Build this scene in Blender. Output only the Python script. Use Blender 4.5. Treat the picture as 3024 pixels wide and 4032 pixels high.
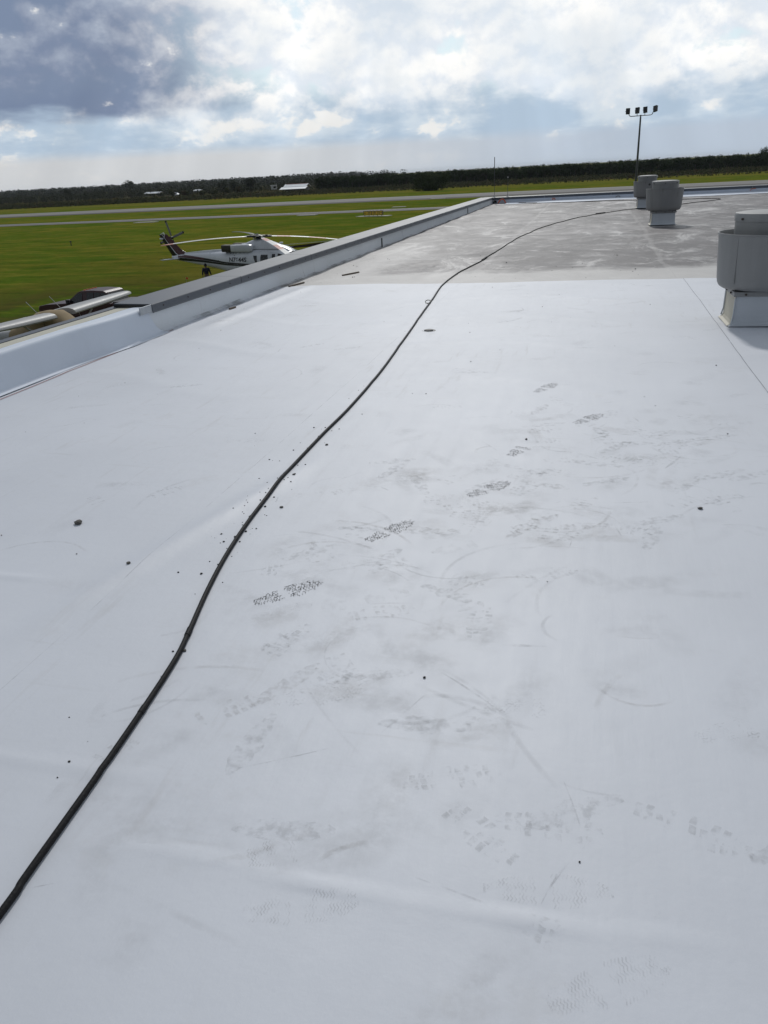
import bpy, bmesh, math, random
import numpy as np
from mathutils import Matrix, Vector, noise as mnoise

for o in list(bpy.data.objects):
    bpy.data.objects.remove(o, do_unlink=True)
scn = bpy.context.scene
COL = scn.collection
R = math.radians
rnd = random.Random(7)

# ------------------------------------------------------------------ camera
# axes: +y runs along the left parapet, +x to the right across the roof, z up from the ground
CAM_Z = 7.0
PITCH, ROLL, YAW = R(23.7), R(3.15), R(15.4)
def cam_axes():
    f = Vector((0, math.cos(PITCH), -math.sin(PITCH))); r = Vector((1, 0, 0)); u = r.cross(f)
    ix = r * math.cos(ROLL) - u * math.sin(ROLL); iy = r * math.sin(ROLL) + u * math.cos(ROLL)
    rot = Matrix.Rotation(YAW, 3, 'Z')
    return rot @ ix, rot @ iy, rot @ f
ix, iy, fw = cam_axes()
cd = bpy.data.cameras.new('camera'); cam = bpy.data.objects.new('camera', cd); COL.objects.link(cam)
m = Matrix.Identity(4)
for i in range(3):
    m[i][0], m[i][1], m[i][2] = ix[i], iy[i], -fw[i]
m[2][3] = CAM_Z
cam.matrix_world = m
cd.sensor_fit = 'VERTICAL'; cd.sensor_height = 24.0; cd.lens = 24.0 * 3030 / 4032
cd.clip_start = 0.05; cd.clip_end = 30000
scn.camera = cam

# ------------------------------------------------------------------ light
SUN_AZ, SUN_EL = R(-10.0), R(39.0)          # azimuth from +y towards +x
SUN = Vector((math.sin(SUN_AZ) * math.cos(SUN_EL), math.cos(SUN_AZ) * math.cos(SUN_EL), math.sin(SUN_EL)))
sd = bpy.data.lights.new('sun', 'SUN'); sd.energy = 2.0; sd.angle = R(4.0); sd.color = (1.0, 0.98, 0.95)
so = bpy.data.objects.new('sun', sd); COL.objects.link(so)
so.rotation_euler = (-SUN).to_track_quat('-Z', 'Y').to_euler()
so.location = (0, 0, 60)
scn.view_settings.view_transform = 'Standard'; scn.view_settings.look = 'None'
scn.view_settings.gamma = 1.0; scn.view_settings.use_curve_mapping = False
scn.view_settings.exposure = -0.35
scn.render.engine = 'CYCLES'
scn.cycles.max_bounces = 4; scn.cycles.diffuse_bounces = 3; scn.cycles.glossy_bounces = 2; scn.cycles.volume_bounces = 0; scn.cycles.transparent_max_bounces = 40

# ------------------------------------------------------------------ node helpers
class G:
    """tiny expression writer for a node tree"""
    def __init__(s, tree): s.t = tree; s.n = tree.nodes; s.l = tree.links
    def put(s, sock, v):
        if hasattr(v, 'is_linked') or hasattr(v, 'node'): s.l.new(v, sock)
        else:
            try: sock.default_value = v
            except Exception: sock.default_value = tuple(v) + (1.0,)
    def math(s, op, a, b=0.0, c=0.0, clamp=False):
        n = s.n.new('ShaderNodeMath'); n.operation = op; n.use_clamp = clamp
        s.put(n.inputs[0], a); s.put(n.inputs[1], b); s.put(n.inputs[2], c); return n.outputs[0]
    def add(s, a, b): return s.math('ADD', a, b)
    def sub(s, a, b): return s.math('SUBTRACT', a, b)
    def mul(s, a, b, clamp=False): return s.math('MULTIPLY', a, b, clamp=clamp)
    def step(s, v, a, b):      # smoothstep from a (0) to b (1); works for a > b too
        n = s.n.new('ShaderNodeMapRange'); n.interpolation_type = 'SMOOTHSTEP'
        s.put(n.inputs['Value'], v)
        if a <= b:
            n.inputs['From Min'].default_value = a; n.inputs['From Max'].default_value = b
            n.inputs['To Min'].default_value = 0; n.inputs['To Max'].default_value = 1
        else:
            n.inputs['From Min'].default_value = b; n.inputs['From Max'].default_value = a
            n.inputs['To Min'].default_value = 1; n.inputs['To Max'].default_value = 0
        return n.outputs['Result']
    def noise(s, vec, scale, detail=4.0, rough=0.5, dist=0.0, out='Fac'):
        n = s.n.new('ShaderNodeTexNoise'); s.put(n.inputs['Vector'], vec)
        n.inputs['Scale'].default_value = scale; n.inputs['Detail'].default_value = detail
        n.inputs['Roughness'].default_value = rough; n.inputs['Distortion'].default_value = dist
        return n.outputs[out]
    def voro(s, vec, scale, feature='F1', out='Distance'):
        n = s.n.new('ShaderNodeTexVoronoi'); n.feature = feature; s.put(n.inputs['Vector'], vec)
        n.inputs['Scale'].default_value = scale; return n.outputs[out]
    def xyz(s, x, y, z=0.0):
        n = s.n.new('ShaderNodeCombineXYZ'); s.put(n.inputs[0], x); s.put(n.inputs[1], y); s.put(n.inputs[2], z); return n.outputs[0]
    def sep(s, v):
        n = s.n.new('ShaderNodeSeparateXYZ'); s.put(n.inputs[0], v); return n.outputs[0], n.outputs[1], n.outputs[2]
    def map(s, v, scale=(1, 1, 1), loc=(0, 0, 0), rot=(0, 0, 0)):
        n = s.n.new('ShaderNodeMapping'); s.put(n.inputs['Vector'], v)
        n.inputs['Scale'].default_value = scale; n.inputs['Location'].default_value = loc; n.inputs['Rotation'].default_value = rot
        return n.outputs[0]
    def mix(s, f, a, b, mode='MIX'):
        n = s.n.new('ShaderNodeMix'); n.data_type = 'RGBA'; n.blend_type = mode; n.clamp_factor = True
        s.put(n.inputs[0], f); s.put(n.inputs[6], c4(a)); s.put(n.inputs[7], c4(b)); return n.outputs[2]
    def tc(s, out='Object'):
        n = s.n.new('ShaderNodeTexCoord'); return n.outputs[out]
    def pos(s):
        n = s.n.new('ShaderNodeNewGeometry'); return n.outputs['Position']
    def bump(s, h, strength=0.3, dist=0.02, normal=None):
        n = s.n.new('ShaderNodeBump'); n.inputs['Strength'].default_value = strength; n.inputs['Distance'].default_value = dist
        s.put(n.inputs['Height'], h)
        if normal is not None: s.put(n.inputs['Normal'], normal)
        return n.outputs[0]
def c4(c):
    if isinstance(c, (tuple, list)): return tuple(c) + (1.0,) if len(c) == 3 else tuple(c)
    return c
def newmat(name):
    mt = bpy.data.materials.new(name); mt.use_nodes = True
    g = G(mt.node_tree); b = mt.node_tree.nodes['Principled BSDF']
    return mt, g, b
def simple(name, col, rough=0.5, metal=0.0, var=0.12, scale=6.0, spec=0.5, bump=0.0, bscale=60.0):
    mt, g, b = newmat(name)
    v = g.tc('Object')
    n = g.noise(v, scale, 5, 0.6)
    f = g.add(1.0 - var, g.mul(n, 2 * var))
    n2 = g.n.new('ShaderNodeMix'); n2.data_type = 'RGBA'; n2.blend_type = 'MULTIPLY'
    n2.inputs[0].default_value = 1.0; n2.inputs[6].default_value = c4(col); g.l.new(g.xyz(f, f, f), n2.inputs[7])
    g.l.new(n2.outputs[2], b.inputs['Base Color'])
    g.put(b.inputs['Roughness'], g.add(rough - 0.08, g.mul(n, 0.16)))
    b.inputs['Metallic'].default_value = metal; b.inputs['Specular IOR Level'].default_value = spec
    if bump: g.l.new(g.bump(g.noise(v, bscale, 3), bump, 0.01), b.inputs['Normal'])
    return mt

# ------------------------------------------------------------------ sky
wd = bpy.data.worlds.new('World'); scn.world = wd; wd.use_nodes = True
wt = wd.node_tree; wt.nodes.clear(); g = G(wt)
sky = wt.nodes.new('ShaderNodeTexSky'); sky.sky_type = 'NISHITA'; sky.sun_disc = False
sky.sun_elevation = SUN_EL; sky.sun_rotation = SUN_AZ; sky.air_density = 1.0; sky.dust_density = 1.2; sky.ozone_density = 1.0
dirv = g.tc('Generated'); dx, dy, dz = g.sep(dirv)
az = g.math('ARCTAN2', dx, dy); el = g.math('ARCSINE', dz)
V = g.xyz(az, g.mul(el, 1.35), 0.0)
def shifted(du, dv, s=1.0): return g.map(V, (s, s, s), (du, dv, 0))
big = g.noise(shifted(3.1, 0.7), 5.0, 3, 0.5)
billow = g.noise(shifted(0.31, 0.27), 11.0, 9, 0.57, 0.12)
billow_up = g.noise(shifted(0.31, 0.27 + 0.016), 11.0, 9, 0.57, 0.12)
wisps = g.noise(g.map(V, (1, 2.6, 1), (5.3, 1.1, 0)), 9.0, 7, 0.55, 0.08)
relief = g.sub(billow, billow_up)                                # >0 on the sun-lit upper rims
vm = wt.nodes.new('ShaderNodeVectorMath'); vm.operation = 'DOT_PRODUCT'; g.put(vm.inputs[0], dirv); vm.inputs[1].default_value = SUN
toward = vm.outputs['Value']
glow = g.step(toward, -0.45, 0.80)
clear = g.mix(1.0, sky.outputs[0], (0.1, 0.1, 0.1), 'MULTIPLY')
clear = g.mix(0.72, clear, (0.60, 0.76, 0.86))                    # thin milky veil in the gaps
# white cumulus, grey-blue in its thick parts
thick = g.step(g.add(billow, g.mul(g.sub(big, 0.5), 0.5)), 0.44, 0.70)
lit = g.mix(g.step(relief, -0.10, 0.09), (0.74, 0.80, 0.88), (1.03, 1.02, 1.0))
cum = g.mix(g.mul(thick, 0.55), lit, (0.58, 0.67, 0.77))
cover = g.step(g.add(billow, g.mul(g.sub(big, 0.5), 0.7)), 0.36, 0.47)
upper = g.mix(cover, clear, cum)
# bluish flat cloud bases under it
base_n = g.add(g.mul(wisps, 0.6), g.mul(billow, 0.4))
bases = g.mix(g.step(base_n, 0.44, 0.62), (0.43, 0.54, 0.67), (0.64, 0.72, 0.80))
bases = g.mix(g.mul(g.step(g.add(base_n, g.mul(relief, 0.9)), 0.56, 0.66), 0.85), bases, (0.86, 0.85, 0.83))
edge = g.add(el, g.add(g.mul(g.sub(billow, 0.5), 0.11), g.mul(g.sub(big, 0.5), 0.10)))
body = g.mix(g.step(edge, 0.052, 0.098), bases, upper)
# the heavy dark cloud away to the left
dn = g.add(az, g.add(g.mul(g.sub(big, 0.5), 0.22), g.mul(g.sub(billow, 0.5), 0.16)))
dmask = g.mul(g.step(dn, -0.36, -0.56), g.step(g.add(el, g.mul(g.sub(wisps, 0.5), 0.05)), 0.062, 0.082))
dmask = g.mul(dmask, g.step(dn, -1.25, -1.0))
dmask = g.mul(dmask, g.step(el, 0.5, 0.3))
darkc = g.mix(g.step(g.add(g.mul(billow, 0.6), g.add(g.mul(big, .4), g.mul(relief, .5))), 0.42, 0.66), (0.165, 0.215, 0.335), (0.36, 0.42, 0.53))
darkc = g.mix(g.step(g.add(wisps, g.mul(relief, 1.6)), 0.70, 0.84), darkc, (0.78, 0.78, 0.78))
body = g.mix(g.mul(dmask, 0.93), body, darkc)
# pale band of far haze on the horizon
hz = g.step(g.add(el, g.mul(g.sub(wisps, 0.5), 0.010)), 0.042, 0.027)
hazec = g.mix(g.step(az, -0.45, 0.05), (0.62, 0.63, 0.645), (0.47, 0.54, 0.64))
body = g.mix(g.mul(hz, 0.9), body, hazec)
body = g.mix(g.mul(g.step(el, 0.006, -0.01), 1.0), body, (0.30, 0.33, 0.34))
body = g.mix(1.0, body, g.mix(glow, (0.50, 0.52, 0.56), (1.32, 1.315, 1.30)), 'MULTIPLY')
body = g.mix(g.step(el, 0.20, 0.65), body, g.mix(1.0, body, (0.46, 0.48, 0.51), 'MULTIPLY'))   # grey undersides overhead, dimmed out of view to cut the skylight
fan_ = g.math('DIVIDE', g.sub(az, SUN_AZ), g.sub(SUN_EL, el))                 # shafts fan out below the sun
rays = g.noise(g.xyz(fan_, 0.0, 0.0), 8.0, 3, 0.55)
rk = g.add(1.0, g.mul(g.mul(g.sub(rays, 0.5), g.mul(g.step(el, 0.21, 0.07), g.step(el, 0.0, 0.012))), 0.42))
body = g.mix(1.0, body, g.xyz(rk, rk, rk), 'MULTIPLY')
bg = wt.nodes.new('ShaderNodeBackground'); g.put(bg.inputs['Color'], body); bg.inputs['Strength'].default_value = 1.0
ow = wt.nodes.new('ShaderNodeOutputWorld'); g.l.new(bg.outputs[0], ow.inputs[0])

# ------------------------------------------------------------------ object helpers
class MB:
    def __init__(s): s.v = []; s.f = []
    def quad(s, a, b, c, d):
        n = len(s.v); s.v += [a, b, c, d]; s.f.append((n, n + 1, n + 2, n + 3)); return s
    def box(s, c, size, rotz=0.0, taper=1.0, M=None):
        x, y, z = size[0] / 2, size[1] / 2, size[2] / 2; n = len(s.v)
        cs, sn = math.cos(rotz), math.sin(rotz)
        for (i, j, k) in ((-1, -1, -1), (1, -1, -1), (1, 1, -1), (-1, 1, -1), (-1, -1, 1), (1, -1, 1), (1, 1, 1), (-1, 1, 1)):
            t = taper if k > 0 else 1.0
            p = Vector((i * x * t, j * y * t, k * z))
            if M is not None: p = M @ p
            s.v.append((c[0] + p.x * cs - p.y * sn, c[1] + p.x * sn + p.y * cs, c[2] + p.z))
        for q in ((0, 3, 2, 1), (4, 5, 6, 7), (0, 1, 5, 4), (1, 2, 6, 5), (2, 3, 7, 6), (3, 0, 4, 7)):
            s.f.append(tuple(n + a for a in q))
        return s
    def tube(s, pts, rad, seg=8, caps=True):
        pts = [Vector(p) for p in pts]; n0 = len(s.v); k = len(pts)
        rs = rad if isinstance(rad, (list, tuple)) else [rad] * k
        up = None
        for i, p in enumerate(pts):
            d = (pts[min(i + 1, k - 1)] - pts[max(i - 1, 0)]).normalized()
            if up is None:
                up = Vector((0, 0, 1)) if abs(d.z) < 0.9 else Vector((1, 0, 0))
            a = d.cross(up)
            if a.length < 1e-6: a = d.cross(Vector((0, 1, 0)))
            a.normalize(); b = a.cross(d).normalized(); up = b
            for j in range(seg):
                t = 2 * math.pi * j / seg
                q = p + a * math.cos(t) * rs[i] + b * math.sin(t) * rs[i]; s.v.append(tuple(q))
        for i in range(k - 1):
            for j in range(seg):
                a0 = n0 + i * seg + j; a1 = n0 + i * seg + (j + 1) % seg
                s.f.append((a0, a1, a1 + seg, a0 + seg))
        if caps:
            s.f.append(tuple(n0 + j for j in range(seg - 1, -1, -1))); s.f.append(tuple(n0 + (k - 1) * seg + j for j in range(seg)))
        return s
    def lathe(s, prof, c=(0, 0, 0), seg=32, close=False):
        n0 = len(s.v); k = len(prof)
        for (r, z) in prof:
            for j in range(seg):
                t = 2 * math.pi * j / seg; s.v.append((c[0] + r * math.cos(t), c[1] + r * math.sin(t), c[2] + z))
        for i in range(k - 1):
            for j in range(seg):
                a0 = n0 + i * seg + j; a1 = n0 + i * seg + (j + 1) % seg
                s.f.append((a0, a1, a1 + seg, a0 + seg))
        return s
    def loft(s, rings, caps=True):
        n0 = len(s.v); k = len(rings); m_ = len(rings[0])
        for r in rings: s.v += [tuple(p) for p in r]
        for i in range(k - 1):
            for j in range(m_):
                a0 = n0 + i * m_ + j; a1 = n0 + i * m_ + (j + 1) % m_
                s.f.append((a0, a1, a1 + m_, a0 + m_))
        if caps:
            s.f.append(tuple(n0 + j for j in range(m_ - 1, -1, -1))); s.f.append(tuple(n0 + (k - 1) * m_ + j for j in range(m_)))
        return s
    def prism(s, poly, axis, a, b):
        """extrude a 2-D polygon: axis 'x','y' or 'z' between a and b"""
        def P(u, v, t): return {'x': (t, u, v), 'y': (u, t, v), 'z': (u, v, t)}[axis]
        n0 = len(s.v); k = len(poly)
        s.v += [P(u, v, a) for u, v in poly] + [P(u, v, b) for u, v in poly]
        s.f.append(tuple(range(n0 + k - 1, n0 - 1, -1))); s.f.append(tuple(range(n0 + k, n0 + 2 * k)))
        for i in range(k):
            j = (i + 1) % k; s.f.append((n0 + i, n0 + j, n0 + k + j, n0 + k + i))
        return s
    def build(s, name, mat, parent=None, smooth=False, loc=None, bevel=0.0, angle=40):
        me = bpy.data.meshes.new(name); me.from_pydata([tuple(v) for v in s.v], [], s.f); me.update()
        bm = bmesh.new(); bm.from_mesh(me); bmesh.ops.recalc_face_normals(bm, faces=bm.faces)
        if bevel: bmesh.ops.bevel(bm, geom=list(bm.edges), offset=bevel, segments=2, affect='EDGES', profile=0.6)
        bm.to_mesh(me); bm.free()
        if smooth:
            for p in me.polygons: p.use_smooth = True
            try: me.set_sharp_from_angle(angle=R(angle))
            except Exception: pass
        o = bpy.data.objects.new(name, me)
        if mat: me.materials.append(mat)
        COL.objects.link(o)
        if parent: o.parent = parent
        if loc: o.location = loc
        return o
def thing(name, label, cat, loc=(0, 0, 0), rz=0.0, group=None):
    o = bpy.data.objects.new(name, None); COL.objects.link(o); o.location = loc; o.rotation_euler = (0, 0, rz)
    o.empty_display_size = 0.2
    return tag(o, label, cat, group)
def tag(o, label, cat, group=None):
    o['label'] = label; o['category'] = cat
    if group: o['group'] = group
    return o
def kind(o, k): o['kind'] = k; return o
def copy_tree(o, parent=None):
    c = o.copy(); COL.objects.link(c)
    if parent: c.parent = parent
    for ch in o.children: copy_tree(ch, c)
    return c
def np_mesh(name, verts, faces, mat, smooth=False):
    """verts (n,3), faces (m,k) as arrays"""
    me = bpy.data.meshes.new(name); n = len(verts); mm, k = faces.shape
    me.vertices.add(n); me.vertices.foreach_set('co', np.asarray(verts, dtype=np.float32).ravel())
    me.loops.add(mm * k); me.loops.foreach_set('vertex_index', faces.astype(np.int32).ravel())
    me.polygons.add(mm); me.polygons.foreach_set('loop_start', np.arange(0, mm * k, k, dtype=np.int32))
    me.polygons.foreach_set('loop_total', np.full(mm, k, dtype=np.int32))
    if smooth: me.polygons.foreach_set('use_smooth', np.ones(mm, dtype=bool))
    me.update(calc_edges=True); me.validate()
    if mat: me.materials.append(mat)
    return me
def link(name, me, parent=None, loc=None):
    o = bpy.data.objects.new(name, me); COL.objects.link(o)
    if parent: o.parent = parent
    if loc: o.location = loc
    return o
def text_mesh(name, body, size, mat, extrude=0.002, bold=0.0):
    cu = bpy.data.curves.new(name, 'FONT'); cu.body = body; cu.size = size; cu.extrude = extrude; cu.offset = bold
    cu.align_x = 'CENTER'; cu.align_y = 'CENTER'
    t = bpy.data.objects.new('tmp', cu); COL.objects.link(t)
    dg = bpy.context.evaluated_depsgraph_get(); me = bpy.data.meshes.new_from_object(t.evaluated_get(dg))
    bpy.data.objects.remove(t, do_unlink=True); me.name = name
    me.materials.clear(); me.materials.append(mat)
    return me

# ------------------------------------------------------------------ materials
def mat_grass(name='grass', tuft=False):
    mt, g, b = newmat(name); p = g.pos(); x0_, y0_, z0_ = g.sep(p)
    n1 = g.noise(p, 0.035, 4, 0.6); n2 = g.noise(p, 0.16, 8, 0.72); n3 = g.noise(g.map(p, (1, 1, 1)), 1.6, 5, 0.7)
    c = g.mix(g.step(g.add(g.mul(n1, 0.5), g.mul(n2, 0.5)), 0.42, 0.60), (0.078, 0.125, 0.013), (0.162, 0.150, 0.022))
    n4 = g.noise(g.map(p, (0.12, 0.5, 1), rot=(0, 0, R(25))), 1.0, 6, 0.65)
    c = g.mix(g.mul(g.step(n4, 0.50, 0.64), 0.65), c, (0.20, 0.185, 0.030)); c = g.mix(g.mul(g.step(n4, 0.48, 0.36), 0.65), c, (0.040, 0.072, 0.009))
    c = g.mix(g.mul(g.step(n3, 0.46, 0.74), 0.55), c, (0.040, 0.052, 0.007)); n5 = g.noise(p, 5.0, 4, 0.7); c = g.mix(g.mul(g.step(n5, 0.55, 0.75), 0.4), c, (0.15, 0.15, 0.03))
    c = g.mix(g.mul(g.mul(g.step(y0_, 110, 45), g.step(n1, 0.35, 0.6)), 0.45), c, (0.060, 0.054, 0.014))  # near grass darkened: cloud shade put into the colour, broken by noise
    c = g.mix(g.mul(g.step(g.noise(p, 0.5, 6, 0.7), 0.60, 0.80), 0.40), c, (0.15, 0.115, 0.04))
    x, y, z = g.sep(p)
    # darker brown patches around the parked aircraft
    dark_patch = g.mul(g.mul(g.step(y, 64, 50), g.step(x, -50, -36)), g.step(n2, 0.40, 0.56))
    c = g.mix(g.mul(dark_patch, 0.55), c, (0.050, 0.040, 0.022))
    # drier, yellower grass far out beyond the runway
    c = g.mix(g.mul(g.step(y, 300, 330), 0.5), c, (0.16, 0.14, 0.03))
    g.l.new(c, b.inputs['Base Color']); b.inputs['Roughness'].default_value = 1.0; b.inputs['Specular IOR Level'].default_value = 0.0
    if not tuft:
        h = g.add(g.mul(n3, 0.6), g.mul(g.noise(p, 7.0, 4, 0.7), 0.5))
        g.l.new(g.bump(h, 0.35, 0.2), b.inputs['Normal'])
    return mt
def mat_membrane(name, base, brown=0.35, rough=0.42, spec=0.5):
    mt, g, b = newmat(name); p = g.pos(); x, y, z = g.sep(p)
    n = g.noise(p, 0.8, 5, 0.6); fine = g.noise(p, 9.0, 6, 0.65)
    s1 = g.noise(g.map(p, (9, 1.1, 1), rot=(0, 0, R(58))), 1.6, 6, 0.62)
    s2 = g.noise(g.map(p, (1.0, 12, 1), rot=(0, 0, R(20))), 1.4, 6, 0.62)
    s3 = g.noise(g.map(p, (14, 1.2, 1), rot=(0, 0, R(-35))), 1.1, 5, 0.6)
    traffic = g.step(g.noise(p, 0.45, 3, 0.5), 0.38, 0.66)
    c = g.mix(g.step(n, 0.3, 0.75), tuple(v * 0.955 for v in base), tuple(v * 1.02 for v in base))
    c = g.mix(g.mul(g.mul(g.step(s1, 0.58, 0.74), traffic), brown), c, (0.33, 0.31, 0.29))
    c = g.mix(g.mul(g.mul(g.step(s2, 0.60, 0.76), traffic), brown), c, (0.34, 0.325, 0.31))
    c = g.mix(g.mul(g.step(s3, 0.66, 0.76), brown * 0.6), c, (0.30, 0.29, 0.28))
    c = g.mix(g.mul(g.mul(g.step(fine, 0.55, 0.75), traffic), brown * 0.55), c, (0.38, 0.36, 0.33))
    c = g.mix(g.mul(g.step(g.noise(p, 2.3, 7, 0.7), 0.60, 0.72), brown * 0.5), c, (0.37, 0.35, 0.32))
    g.l.new(c, b.inputs['Base Color'])
    g.put(b.inputs['Roughness'], g.add(rough - 0.06, g.add(g.mul(s1, 0.08), g.mul(fine, 0.08))))
    b.inputs['Specular IOR Level'].default_value = spec
    hb = g.add(g.mul(g.noise(p, 26.0, 4, 0.6), 0.3), g.add(g.mul(s1, 0.5), g.mul(g.noise(p, 2.0, 3, 0.5), 2.0)))
    g.l.new(g.bump(hb, 0.12, 0.02), b.inputs['Normal'])
    return mt
def mat_oldmembrane():
    mt, g, b = newmat('weathered_membrane'); p = g.pos(); x, y, z = g.sep(p)
    q = g.map(p, (0.7, 0.42, 1))
    a = g.noise(q, 0.45, 10, 0.70, 0.9); f = g.noise(q, 2.6, 9, 0.74, 1.0); e = g.noise(g.map(p, (0.4, 1.9, 1), rot=(0, 0, R(8))), 1.7, 9, 0.74, 0.5)
    big = g.noise(p, 0.16, 3, 0.5)
    pond = g.step(g.add(a, g.mul(g.sub(big, 0.5), 0.9)), 0.40, 0.60)
    c = g.mix(pond, (0.048, 0.042, 0.046), (0.150, 0.137, 0.138))
    c = g.mix(g.mul(g.step(f, 0.50, 0.62), 0.5), c, (0.30, 0.28, 0.275))
    c = g.mix(g.mul(g.step(f, 0.48, 0.36), 0.75), c, (0.055, 0.049, 0.052))
    s1 = g.noise(g.map(p, (0.45, 0.62, 1), rot=(0, 0, R(6))), 2.4, 9, 0.7, 0.3); s2 = g.noise(g.map(p, (0.5, 0.7, 1), loc=(7, 3, 0), rot=(0, 0, R(-5))), 1.8, 9, 0.72, 0.4)
    c = g.mix(g.mul(g.step(s1, 0.53, 0.64), 0.7), c, (0.46, 0.44, 0.43))
    c = g.mix(g.mul(g.step(s2, 0.52, 0.62), 0.80), c, (0.035, 0.031, 0.033))
    s3 = g.noise(g.map(p, (0.9, 0.45, 1), loc=(3, 9, 0)), 0.8, 10, 0.72, 1.0)
    c = g.mix(g.mul(g.step(s3, 0.52, 0.60), 0.75), c, (0.045, 0.040, 0.043)); c = g.mix(g.mul(g.step(s3, 0.46, 0.37), 0.7), c, (0.48, 0.46, 0.445))
    tx = g.math('ABSOLUTE', g.sub(x, g.add(-1.9, g.mul(g.sub(a, 0.5), 0.5)))); c = g.mix(g.mul(g.step(tx, 0.07, 0.02), 0.3), c, (0.38, 0.36, 0.35))
    tx = g.math('ABSOLUTE', g.sub(x, g.add(1.22, g.mul(g.sub(a, 0.5), 0.5)))); c = g.mix(g.mul(g.step(tx, 0.07, 0.02), 0.3), c, (0.38, 0.36, 0.35))
    clean = g.step(g.add(y, g.mul(g.sub(g.noise(p, 0.7, 5, 0.6), 0.5), 2.4)), 14.0, 13.2)
    corner = g.step(g.add(g.sub(x, g.mul(g.sub(y, 13.0), 0.0)), g.mul(g.sub(a, 0.5), 3.2)), -3.0, -4.1)
    corner = g.mul(corner, g.step(y, 26, 13))
    c = g.mix(g.mul(g.math('MAXIMUM', clean, corner), 0.9), c, g.mix(f, (0.42, 0.405, 0.39), (0.54, 0.52, 0.50)))
    g.l.new(c, b.inputs['Base Color'])
    g.put(b.inputs['Roughness'], g.add(0.34, g.mul(s3, 0.4))); b.inputs['Specular IOR Level'].default_value = 0.38
    g.l.new(g.bump(g.add(f, e), 0.35, 0.03), b.inputs['Normal'])
    return mt
def mat_asphalt(name, col):
    mt, g, b = newmat(name); p = g.pos()
    n = g.noise(p, 0.25, 6, 0.65); s = g.noise(g.map(p, (0.02, 0.6, 1), rot=(0, 0, R(-4))), 1.0, 4, 0.6)
    k = g.add(0.7, g.add(g.mul(n, 0.3), g.mul(s, 0.35)))
    c = g.mix(1.0, col, g.xyz(k, k, k), 'MULTIPLY'); g.l.new(c, b.inputs['Base Color'])
    b.inputs['Roughness'].default_value = 0.85; b.inputs['Specular IOR Level'].default_value = 0.12
    return mt
def mat_leaf(name, ca, cb, cdry=None, scale=0.35):
    mt, g, b = newmat(name); p = g.pos()
    oi = g.n.new('ShaderNodeObjectInfo')
    n = g.noise(p, scale, 3, 0.6); n2 = g.noise(p, 2.4, 3, 0.7)
    c = g.mix(g.add(g.mul(n, 0.6), g.mul(n2, 0.4)), ca, cb)
    if cdry: c = g.mix(g.step(g.noise(p, 0.12, 4, 0.6), 0.52, 0.66), c, cdry)
    k = g.add(0.75, g.mul(oi.outputs['Random'], 0.5)); c = g.mix(1.0, c, g.xyz(k, k, k), 'MULTIPLY')
    g.l.new(c, b.inputs['Base Color']); b.inputs['Roughness'].default_value = 0.9; b.inputs['Specular IOR Level'].default_value = 0.05
    return mt
def mat_dirt(name, col, alpha, scale=14.0, lo=0.35, hi=0.62):
    mt, g, b = newmat(name); p = g.pos()
    n = g.noise(p, scale, 5, 0.65)
    g.put(b.inputs['Base Color'], c4(col)); b.inputs['Roughness'].default_value = 0.8
    b.inputs['Specular IOR Level'].default_value = 0.2
    g.put(b.inputs['Alpha'], g.mul(g.step(n, lo, hi), alpha)); return mt

M = {}
M['grass'] = mat_grass(); M['tuft'] = mat_grass('grass_tuft', True)
M['new'] = mat_membrane('white_membrane', (0.60, 0.622, 0.672), 0.24, 0.55, 0.68)
M['flap'] = mat_membrane('fresh_white_membrane', (0.64, 0.69, 0.77), 0.10, 0.6, 0.3)
M['old'] = mat_oldmembrane()
M['wallface'] = mat_membrane('weathered_parapet_membrane', (0.70, 0.73, 0.76), 0.4, 0.6, 0.3)
M['runway'] = mat_asphalt('runway_asphalt', (0.205, 0.195, 0.185)); M['taxi'] = mat_asphalt('taxiway_asphalt', (0.155, 0.147, 0.14))
M['shoulder'] = mat_asphalt('shoulder_asphalt', (0.085, 0.078, 0.068))
M['paint'] = simple('white_paint', (0.5, 0.5, 0.48), 0.6)
M['concrete'] = simple('concrete', (0.36, 0.34, 0.31), 0.8, var=0.2)
M['coping'] = simple('grey_coping_metal', (0.070, 0.080, 0.098), 0.46, 0.0, var=0.14, scale=2.5, bump=0.05, bscale=9)
M['galv'] = simple('galvanised_metal', (0.40, 0.42, 0.44), 0.35, 0.8, var=0.2, scale=30)
M['cream'] = simple('cream_coverboard', (0.50, 0.48, 0.40), 0.8, var=0.12, scale=8)
def mat_fan():
    mt, g, b = newmat('grey_spun_aluminium'); v = g.tc('Object')
    st = g.noise(g.map(v, (7, 7, .5)), 1.5, 5, .6); bl = g.noise(v, 4.0, 6, .65); k = g.add(.78, g.add(g.mul(st, .25), g.mul(bl, .2)))
    c = g.mix(1.0, (0.25, 0.252, 0.25), g.xyz(k, k, k), 'MULTIPLY'); c = g.mix(g.mul(g.step(g.noise(g.map(v, (9, 9, .8)), 2.0, 4, .6), .64, .78), .5), c, (0.13, 0.11, 0.09))
    g.l.new(c, b.inputs['Base Color']); b.inputs['Metallic'].default_value = .25; g.put(b.inputs['Roughness'], g.add(.42, g.mul(bl, .2)))
    g.l.new(g.bump(g.add(bl, g.mul(st, .4)), .10, .02), b.inputs['Normal']); return mt
M['fan'] = mat_fan()
M['fandark'] = simple('dark_fan_inside', (0.05, 0.05, 0.05), 0.6)
M['curb'] = simple('curb_membrane', (0.52, 0.55, 0.58), 0.5, var=0.10, scale=4)
M['stain'] = simple('stained_cream_membrane', (0.50, 0.47, 0.38), 0.6, var=0.2, scale=9)
M['bolt'] = simple('rusty_bolt', (0.05, 0.035, 0.025), 0.7)
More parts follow.
